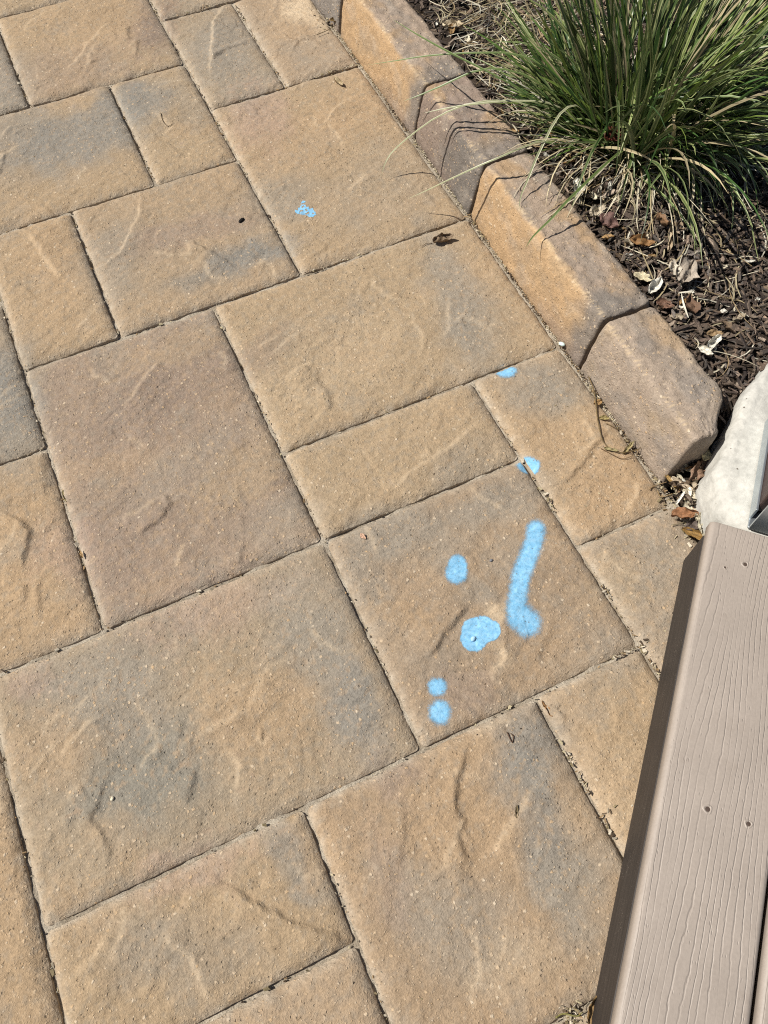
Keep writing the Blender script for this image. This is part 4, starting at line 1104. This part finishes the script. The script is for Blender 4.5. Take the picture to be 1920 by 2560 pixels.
def twig(pxs, rad, c, label, z=0.002, name='twig', cat='twig', zs=None, leaves=()):
    pts = []
    for i, (x, y) in enumerate(pxs):
        zz = zs[i] if zs else z
        p = ground_at(x, y); p[2] += zz; pts.append(p)
    base = pts[0].copy(); base[2] = 0
    sp = spline([p - base for p in pts], max(10, 4 * len(pts)))
    tv, tf = tube(sp, [rad * (1 - 0.4 * i / len(sp)) for i in range(len(sp))], 5)
    o = mesh_obj(name, tv, tf, M_LEAF, None, np.repeat(np.array(c)[None], len(tv), 0))
    o.location = base
    tag(o, label, cat)
    for k, (x, y, zz, L, W, az, cc, cu, sd) in enumerate(leaves):
        P, q, U, V = leaf_mesh(L, W, cu, 0.3, sd); P = P @ rot3(az, 0.1, 0.2).T; P[:, 2] -= P[:, 2].min(); P = P + (ground_at(x, y) + (0, 0, 0.0008) - base)
        mesh_obj('leaf', np.concatenate([P, P + (0, 0, .0005)]), q[:, ::-1].tolist() + (q + len(P)).tolist(), M_LEAF, o, np.repeat(np.array(cc)[None], 2 * len(P), 0) * (1 + 0.3 * np.tile(noise(U * 7, V * 5, sd), 2))[:, None])
    return o

DKB = (0.105, 0.070, 0.042); OCH = (0.34, 0.21, 0.09); CRM = (0.62, 0.56, 0.42); PALE = (0.50, 0.42, 0.30); RUS = (0.30, 0.15, 0.075); RED = (0.13, 0.035, 0.022); WHT = (0.72, 0.69, 0.60); GRB = (0.20, 0.155, 0.115)
leaf(1106, 604, 0.001, 0.042, 0.025, R(-8), (0.25, 0.18, 0.115), 'dark curled dead leaf with a stem on the widest tan slab', 1.9, 0.5, (0.05, 0.2), 3, 0.022)
leaf(848, 209, 0.001, 0.032, 0.017, R(-75), (0.42, 0.33, 0.20), 'small pale crumpled leaf on the slab beside the kerb', 2.0, 0.6, (0.1, 0.3), 5)
leaf(908, 1343, 0.001, 0.013, 0.0075, R(-70), (0.55, 0.36, 0.25), 'tiny pink leaf chip near the meeting of four slabs', 0.5, 0.2, (0, 0.1), 6)
leaf(1290, 2030, 0.001, 0.017, 0.006, R(60), (0.16, 0.12, 0.06), 'small withered seed leaf lying on the big slab beside the deck', 1.5, 0.5, (0.1, 0.2), 7, 0.012)
leaf(158, 1236, -0.002, 0.024, 0.007, R(92), (0.42, 0.34, 0.16), 'narrow yellow leaf caught in the joint left of the mauve slab', 1.0, 0.2, (0, 0.2), 8)
leaf(1368, 1770, -0.001, 0.026, 0.008, R(97), (0.28, 0.15, 0.06), 'rust brown leaf wedged in the joint below the painted slab', 1.2, 0.2, (0, 0.4), 9)
leaf(1480, 2522, 0.004, 0.034, 0.020, R(40), (0.30, 0.19, 0.08), 'dry brown leaf against the foot of the fascia at the bottom of the photo', 1.2, 0.4, (0.1, 0.3), 10)
leaf(202, 1385, -0.002, 0.016, 0.006, R(92), (0.40, 0.26, 0.12), 'short brown leaf piece in the joint, lower left of the mauve slab', 1.0, 0.2, (0, 0.2), 12)
# in the pocket between last kerb stone and footing
leaf(1715, 1290, 0.006, 0.052, 0.026, R(-22), RUS, 'broad rust brown leaf folded at the slab corner in the pocket by the footing', 0.9, 0.3, (0.1, -0.25), 13)
leaf(1738, 1180, 0.016, 0.058, 0.028, R(25), (0.26, 0.165, 0.11), 'large brown leaf standing in the pocket under the last kerb stone', 1.1, 0.3, (0.2, 0.5), 14)
leaf(1763, 1143, 0.034, 0.022, 0.017, R(35), (0.66, 0.58, 0.34), 'cream square leaf scrap leaning on the white footing', 0.6, 0.2, (0.1, 0.1), 15)
leaf(1704, 1215, 0.012, 0.042, 0.016, R(-60), (0.55, 0.46, 0.34), 'pale rolled leaf in the middle of the litter pocket', 2.2, 0.3, (0.1, 0.2), 16)
leaf(1727, 1240, 0.010, 0.034, 0.015, R(-55), CRM, 'cream crumpled leaf beside the rolled one in the litter pocket', 1.6, 0.5, (0.2, 0.2), 17)
leaf(1735, 1312, 0.006, 0.040, 0.022, R(5), (0.13, 0.10, 0.085), 'dark grey brown leaf under the cream arc near the deck board', 1.0, 0.4, (0.0, 0.2), 18)
leaf(1748, 1318, 0.012, 0.042, 0.015, R(70), (0.58, 0.52, 0.38), 'cream curved leaf edge against the footing near the deck board', 1.6, 0.7, (0.1, 0.5), 19)
leaf(1740, 1342, 0.005, 0.050, 0.018, R(-50), (0.30, 0.18, 0.06), 'ochre tattered leaf at the corner of the deck step', 1.4, 0.3, (0.1, 0.2), 20)
leaf(1680, 1208, 0.008, 0.034, 0.012, R(-80), (0.32, 0.21, 0.08), 'ochre curled leaf at the foot of the last kerb stone', 1.8, 0.4, (0.1, 0.3), 21)
leaf(1745, 1210, 0.010, 0.030, 0.018, R(-30), (0.17, 0.085, 0.065), 'reddish brown leaf tight against the footing', 1.0, 0.3, (0.2, 0.3), 22)
leaf(1712, 1172, 0.020, 0.030, 0.012, R(-45), (0.46, 0.40, 0.28), 'small grey cream leaf in the shade of the last kerb stone', 1.2, 0.4, (0.2, 0.4), 23)
# in the bed
leaf(1712, 690, 0.088, 0.060, 0.040, R(35), (0.40, 0.34, 0.275), 'large grey and tan cottonwood-like leaf on the mulch', 0.5, 0.25, (0.05, 0.15), 24, 0.02)
leaf(1682, 680, 0.090, 0.034, 0.026, R(70), (0.62, 0.56, 0.46), 'cream leaf overlapping the large grey leaf on the mulch', 0.9, 0.4, (0.1, 0.2), 25)
leaf(1633, 722, 0.086, 0.044, 0.026, R(30), WHT, 'bleached white curled leaf beside the kerb on the mulch', 1.4, 0.5, (0.1, 0.2), 26)
leaf(1604, 700, 0.086, 0.034, 0.020, R(-50), (0.60, 0.53, 0.36), 'cream yellow leaf next to the bleached one by the kerb', 1.0, 0.4, (0.1, 0.1), 27)
leaf(1440, 478, 0.088, 0.050, 0.030, R(60), WHT, 'white oval leaf under the grass tuft beside the kerb', 1.2, 0.3, (0.1, 0.3), 28)
leaf(1492, 535, 0.088, 0.045, 0.026, R(20), (0.56, 0.48, 0.36), 'cream torn leaf in front of the grass tuft', 1.0, 0.5, (0.2, 0.1), 29)
leaf(1520, 560, 0.088, 0.040, 0.030, R(-60), (0.15, 0.085, 0.07), 'dark reddish leaf in front of the grass tuft', 0.8, 0.5, (0.2, 0.4), 30)
leaf(1672, 598, 0.090, 0.070, 0.020, R(52), (0.42, 0.33, 0.22), 'tan leaf rolled into a tube on the mulch', 2.9, 0.05, (0, 0.2), 31)
leaf(1600, 610, 0.090, 0.045, 0.026, R(-30), (0.26, 0.14, 0.055), 'orange brown leaf lying left of the rolled one', 1.1, 0.4, (0.2, 0.3), 32)
leaf(1650, 560, 0.092, 0.040, 0.026, R(80), (0.24, 0.14, 0.075), 'brown leaf standing behind the rolled one', 0.9, 0.3, (0.3, 0.4), 33)
leaf(1528, 348, 0.130, 0.048, 0.034, R(10), RED, 'dark red leaf caught in the base of the grass tuft', 1.0, 0.5, (0.3, 0.4), 34)
leaf(1512, 208, 0.150, 0.035, 0.022, R(80), (0.22, 0.10, 0.045), 'brown leaf caught among the upright grass blades', 1.0, 0.5, (0.8, 0.4), 35)
leaf(1778, 862, 0.086, 0.034, 0.022, R(20), WHT, 'white crumpled leaf on the mulch near the footing', 1.7, 0.6, (0.1, 0.3), 36)
leaf(1762, 880, 0.086, 0.026, 0.016, R(-60), (0.66, 0.62, 0.52), 'small off-white leaf touching the crumpled one near the footing', 1.2, 0.5, (0.1, 0.3), 37)
leaf(1785, 838, 0.086, 0.030, 0.016, R(-20), (0.32, 0.22, 0.12), 'tan leaf scrap just above the white crumpled one', 0.8, 0.4, (0.1, 0.1), 38)
leaf(1130, 72, 0.088, 0.046, 0.026, R(-20), (0.58, 0.48, 0.33), 'cream brown leaf on the bed behind the orange kerb stone', 1.4, 0.6, (0.1, 0.2), 39)
leaf(1660, 765, 0.086, 0.030, 0.020, R(-50), (0.18, 0.10, 0.065), 'small red brown leaf at the joint of the last two kerb stones', 0.8, 0.4, (0.1, 0.2), 40)
leaf(1725, 770, 0.086, 0.040, 0.028, R(70), (0.16, 0.095, 0.06), 'dark brown leaf on the mulch below the large grey leaf', 0.7, 0.4, (0.1, 0.2), 41)
leaf(838, 56, 0.006, 0.026, 0.014, R(-40), (0.20, 0.13, 0.05), 'dark crumpled leaf in the corner where the kerb starts at the top', 1.6, 0.5, (0.1, 0.2), 42)

def litter():
    rs = np.random.RandomState(77); mb = MB()
    tones = [CRM, PALE, WHT, GRB, GRB, OCH, DKB, (0.24, 0.17, 0.11), (0.46, 0.38, 0.27)]
    spots = [(1715, 1235, 34, 46, 0.004, 46), (1735, 1175, 22, 22, 0.012, 16), (1745, 1330, 18, 24, 0.004, 18)]
    for (px, py, sx, sy, z, n) in spots:
        for _ in range(n):
            p = at(px + rs.normal(0, sx * .55), py + rs.normal(0, sy * .6), z)
            if p[0] < 0.905 or p[1] > 0.44: continue
            L = rs.uniform(0.008, 0.028); P, q, U, V = leaf_mesh(L, L * rs.uniform(.3, .7), rs.uniform(.5, 2.4), rs.uniform(.1, .6), rs.randint(9999), 0.6, 8, 6)
            P = P @ rot3(rs.uniform(0, 6.28), rs.normal(0, .4), rs.normal(0, .6)).T; P[:, 2] -= P[:, 2].min()
            c = np.array(tones[rs.randint(len(tones))]) * rs.uniform(.6, 1.1)
            mb.add(P + np.array((p[0], p[1], p[2] + rs.uniform(0, .012))), q[:, ::-1].tolist(), c)
    for _ in range(170):
        x = 1.045 + abs(rs.normal(0, 0.10)); y = rs.uniform(0.55, 1.15) if rs.rand() < .75 else rs.uniform(1.15, 1.75)
        L = rs.uniform(0.008, 0.028); P, q, U, V = leaf_mesh(L, L * rs.uniform(.35, .75), rs.uniform(.4, 2.0), rs.uniform(.1, .6), rs.randint(9999), 0.6, 8, 6)
        P = P @ rot3(rs.uniform(0, 6.28), rs.normal(0, .3), rs.normal(0, .4)).T; P[:, 2] -= P[:, 2].min()
        c = np.array(tones[rs.randint(len(tones))]) * rs.uniform(.6, 1.1)
        P = P + np.array((x, y, float(bed_height(x, y)) + rs.uniform(.001, .006)))
        if P[:, 0].min() < 1.034: P[:, 0] += 1.034 - P[:, 0].min()
        mb.add(P, q[:, ::-1].tolist(), c)
    tag(mb.build('leaf_litter', M_LEAF), 'small scraps of dead leaves scattered over bed and litter pocket', 'leaf litter', kind='stuff')
litter()
twig([(1470, 945), (1482, 975), (1489, 1010), (1491, 1050), (1497, 1090), (1510, 1115), (1545, 1135), (1590, 1128), (1600, 1122)], 0.0012, (0.17, 0.12, 0.055), 'dried vine stem with small leaves looping out beside the last kerb stone', 0.004, 'dried_vine', 'vine', None,
     [(1495, 1005, .003, .018, .012, R(0), OCH, .9, 51), (1508, 1050, .003, .018, .010, R(-30), (.30, .24, .10), 1.2, 52), (1570, 1120, .003, .034, .010, R(25), (.36, .30, .15), 1.6, 53), (1525, 1128, .003, .024, .008, R(-35), (.34, .29, .15), 1.4, 54)])
twig([(1512, 1062), (1530, 1070), (1547, 1075)], 0.0008, (0.20, 0.14, 0.07), 'short straight stalk inside the loop of the dried vine', 0.003)
twig([(1500, 1125), (1530, 1140), (1560, 1150), (1600, 1130)], 0.0007, (0.16, 0.10, 0.05), 'thin bent stalk below the dried vine loop', 0.003)
twig([(1268, 1832), (1274, 1848), (1280, 1857), (1283, 1842), (1276, 1834)], 0.0010, (0.09, 0.05, 0.03), 'tiny dark U-shaped twig on the big slab below the paint', 0.0015)
twig([(404, 290), (408, 305), (420, 317), (432, 315)], 0.0009, (0.13, 0.09, 0.05), 'small curved twig on the slab at upper left', 0.002)
twig([(792, 94), (820, 80), (845, 66)], 0.0009, (0.16, 0.12, 0.06), 'straight thin stalk at the top kerb corner', 0.006)
twig([(1622, 1226), (1640, 1212), (1665, 1208)], 0.0010, (0.24, 0.16, 0.08), 'curled brown stalk reaching from the litter onto the slab', 0.004)
twig([(1645, 1225), (1655, 1240), (1680, 1236)], 0.0009, (0.28, 0.19, 0.09), 'lower curled stalk at the edge of the litter pocket', 0.003)
twig([(1677, 1316), (1700, 1309), (1722, 1302)], 0.0007, (0.24, 0.20, 0.12), 'fine straight grass stem lying by the deck corner', 0.004)
twig([(1390, 2545), (1410, 2535), (1440, 2540), (1455, 2530)], 0.0012, (0.20, 0.18, 0.06), 'dry green brown stalk at the bottom edge near the deck', 0.003)

def pebble(px, py, z, rx, ry, rz, az, c, label, name='pebble', cat='pebble', seed=0):
    th = np.linspace(0, 2 * np.pi, 14, endpoint=False); ph = np.linspace(-np.pi / 2, np.pi / 2, 9)
    T, P_ = np.meshgrid(th, ph)
    k = 1 + 0.12 * noise(T * 1.3, P_ * 1.7, seed + 3)
    v = np.stack([(rx * np.cos(P_) * np.cos(T) * k).ravel(), (ry * np.cos(P_) * np.sin(T) * k).ravel(), (rz * np.sin(P_) * k).ravel()], 1) @ rot3(az, 0, 0).T
    I = np.arange(14 * 9).reshape(9, 14); J = np.roll(I, -1, 1)
    q = np.stack([I[:-1], J[:-1], J[1:], I[1:]], -1).reshape(-1, 4).tolist()
    o = mesh_obj(name, v, q, M_BIT, None, np.repeat(np.array(c)[None], len(v), 0))
    p = ground_at(px, py); o.location = (p[0], p[1], p[2] + rz * 0.7)
    return tag(o, label, cat)
pebble(1404, 862, 0.0, 0.0062, 0.0040, 0.003, R(-55), (0.60, 0.72, 0.68), 'small white pebble at the kerb below the widest slab', seed=1)
pebble(1183, 1597, 0.001, 0.0045, 0.0035, 0.003, R(20), (0.36, 0.58, 0.75), 'tiny paint-covered pebble in the largest blue blob', seed=2)
pebble(604, 553, 0.001, 0.0078, 0.0036, 0.0028, R(30), (0.012, 0.010, 0.009), 'small shiny black beetle on the slab at upper left', 'beetle', 'beetle', seed=3)
pebble(1228, 1401, 0.001, 0.0030, 0.0022, 0.002, R(10), (0.17, 0.17, 0.18), 'tiny dark grey pebble between the blue spot and the long stroke', seed=4)
pebble(281, 1997, 0.001, 0.0034, 0.0024, 0.002, R(60), (0.66, 0.58, 0.44), 'tiny cream pebble on the grey patch of the slab at lower left', seed=5)

# crumbs of sand, seed and leaf in the joints
def joint_debris():
    rs = np.random.RandomState(31); mb = MB()
    cols = [(0.34, 0.29, 0.21), (0.50, 0.44, 0.34), (0.12, 0.085, 0.055), (0.07, 0.05, 0.035), (0.28, 0.19, 0.10), (0.20, 0.16, 0.09), (0.42, 0.36, 0.23)]
    segs = []
    for p in PV[:25]:
        x0, x1, y0, y1 = p.b
        for (a, b) in (((x0, y0), (x1, y0)), ((x0, y0), (x0, y1)), ((x1, y0), (x1, y1))): segs.append((np.array(a), np.array(b)))
    for a, b in segs:
        Ls = np.hypot(*(b - a)); d = (b - a) / Ls; nn = np.array((-d[1], d[0]))
        for _ in range(int(Ls * 110)):
            t = rs.rand() * Ls
            dens = noise(np.array((a + d * t)[0] * 11), np.array((a + d * t)[1] * 11), 88)
            if rs.rand() > 0.35 + 0.9 * float(dens): continue
            q = a + d * t + nn * rs.normal(0, 0.0016)
            ang = math.atan2(d[1], d[0]) + rs.normal(0, .5)
            Lc = rs.uniform(0.0012, 0.0045) * (2.2 if rs.rand() < .12 else 1)
            v, f = chip_shape(rs, Lc, Lc * rs.uniform(.25, .8), rs.uniform(.0008, .0022))
            v = v @ rot3(ang, rs.normal(0, .3), rs.normal(0, .4)).T + (q[0], q[1], rs.uniform(-0.0100, -0.0055))
            mb.add(v, f, np.array(cols[rs.randint(len(cols))]) * rs.uniform(.7, 1.2))
    # thicker line of crumbs along the kerb foot
    for _ in range(2600):
        y = rs.uniform(0.38, 1.95); q = (0.9030 + rs.normal(0, 0.0016), y)
        Lc = rs.uniform(0.0008, 0.0030) * (2 if rs.rand() < .04 else 1); v, f = chip_shape(rs, Lc, Lc * rs.uniform(.3, .9), rs.uniform(.0006, .0018))
        v = v @ rot3(rs.uniform(0, 6.28), rs.normal(0, .3), rs.normal(0, .4)).T + (q[0], q[1], rs.uniform(-0.0105, -0.0065))
        pale = noise(np.array(y * 6.0), np.array(2.5), 9) > -0.05
        c = np.array(cols[rs.choice([0, 1, 1, 6])] if pale else cols[rs.choice([2, 3, 4, 0])]) * rs.uniform(.8, 1.25)
        mb.add(v, f, c)
    # stray crumbs on the slabs, thicker towards the bed
    for _ in range(340):
        x = 0.895 - abs(rs.normal(0, 0.12)) if rs.rand() < .6 else rs.uniform(-0.15, 0.89); y = rs.uniform(-0.2, 1.9)
        z = slab_height(x, y)[0]
        if np.isnan(z): continue
        Lc = rs.uniform(0.0012, 0.0036); v, f = chip_shape(rs, Lc, Lc * rs.uniform(.2, .8), rs.uniform(.0004, .0011))
        v = v @ rot3(rs.uniform(0, 6.28), rs.normal(0, .1), rs.normal(0, .2)).T + (x, y, z)
        mb.add(v, f, np.array(cols[rs.randint(len(cols))]) * rs.uniform(.7, 1.2))
    # tufts of debris where the photograph has them
    for (px, py, r, n) in ((1602, 1620, 14, 40), (1555, 1640, 10, 25), (1430, 1895, 14, 24), (1470, 1960, 12, 22), (1515, 2030, 10, 14), (1540, 2075, 10, 16), (1640, 1680, 14, 24), (530, 40, 10, 25), (820, 160, 14, 40), (870, 150, 12, 40), (1185, 540, 14, 60), (1210, 585, 10, 40), (1440, 2545, 34, 80), (1515, 1470, 8, 30), (590, 30, 8, 20), (1375, 1245, 10, 30), (820, 40, 22, 90), (1480, 990, 12, 40), (1650, 1220, 16, 60), (1700, 1235, 40, 150), (1720, 1180, 30, 90), (1730, 1330, 25, 90)):
        for _ in range(int(n * 0.7)):
            p = at(px + rs.normal(0, r * .6), py + rs.normal(0, r * .6), 0.0)
            if r < 20:                                # strung out along the joint
                t = rs.normal(0, 0.010); gx = p[0] / MOD; gy = p[1] / MOD
                if abs(gx - round(gx)) < abs(gy - round(gy)): p[0] = round(gx) * MOD + rs.normal(0, .0018); p[1] += t
                else: p[1] = round(gy) * MOD + rs.normal(0, .0018); p[0] += t
            Lc = rs.uniform(0.002, 0.009); v, f = chip_shape(rs, Lc, Lc * rs.uniform(.15, .6), rs.uniform(.0005, .0016))
            z = slab_height(p[0], p[1])[0]; z = -0.004 if np.isnan(z) else z
            v = v @ rot3(rs.uniform(0, 6.28), rs.normal(0, .25), rs.normal(0, .4)).T + (p[0], p[1], z + rs.uniform(0, 0.002))
            mb.add(v, f, np.array(cols[rs.randint(len(cols))]) * rs.uniform(.7, 1.2))
    tag(mb.build('joint_debris', M_BIT, None, False), 'crumbs of sand and dry plant bits in the patio joints', 'debris', kind='stuff')
joint_debris()
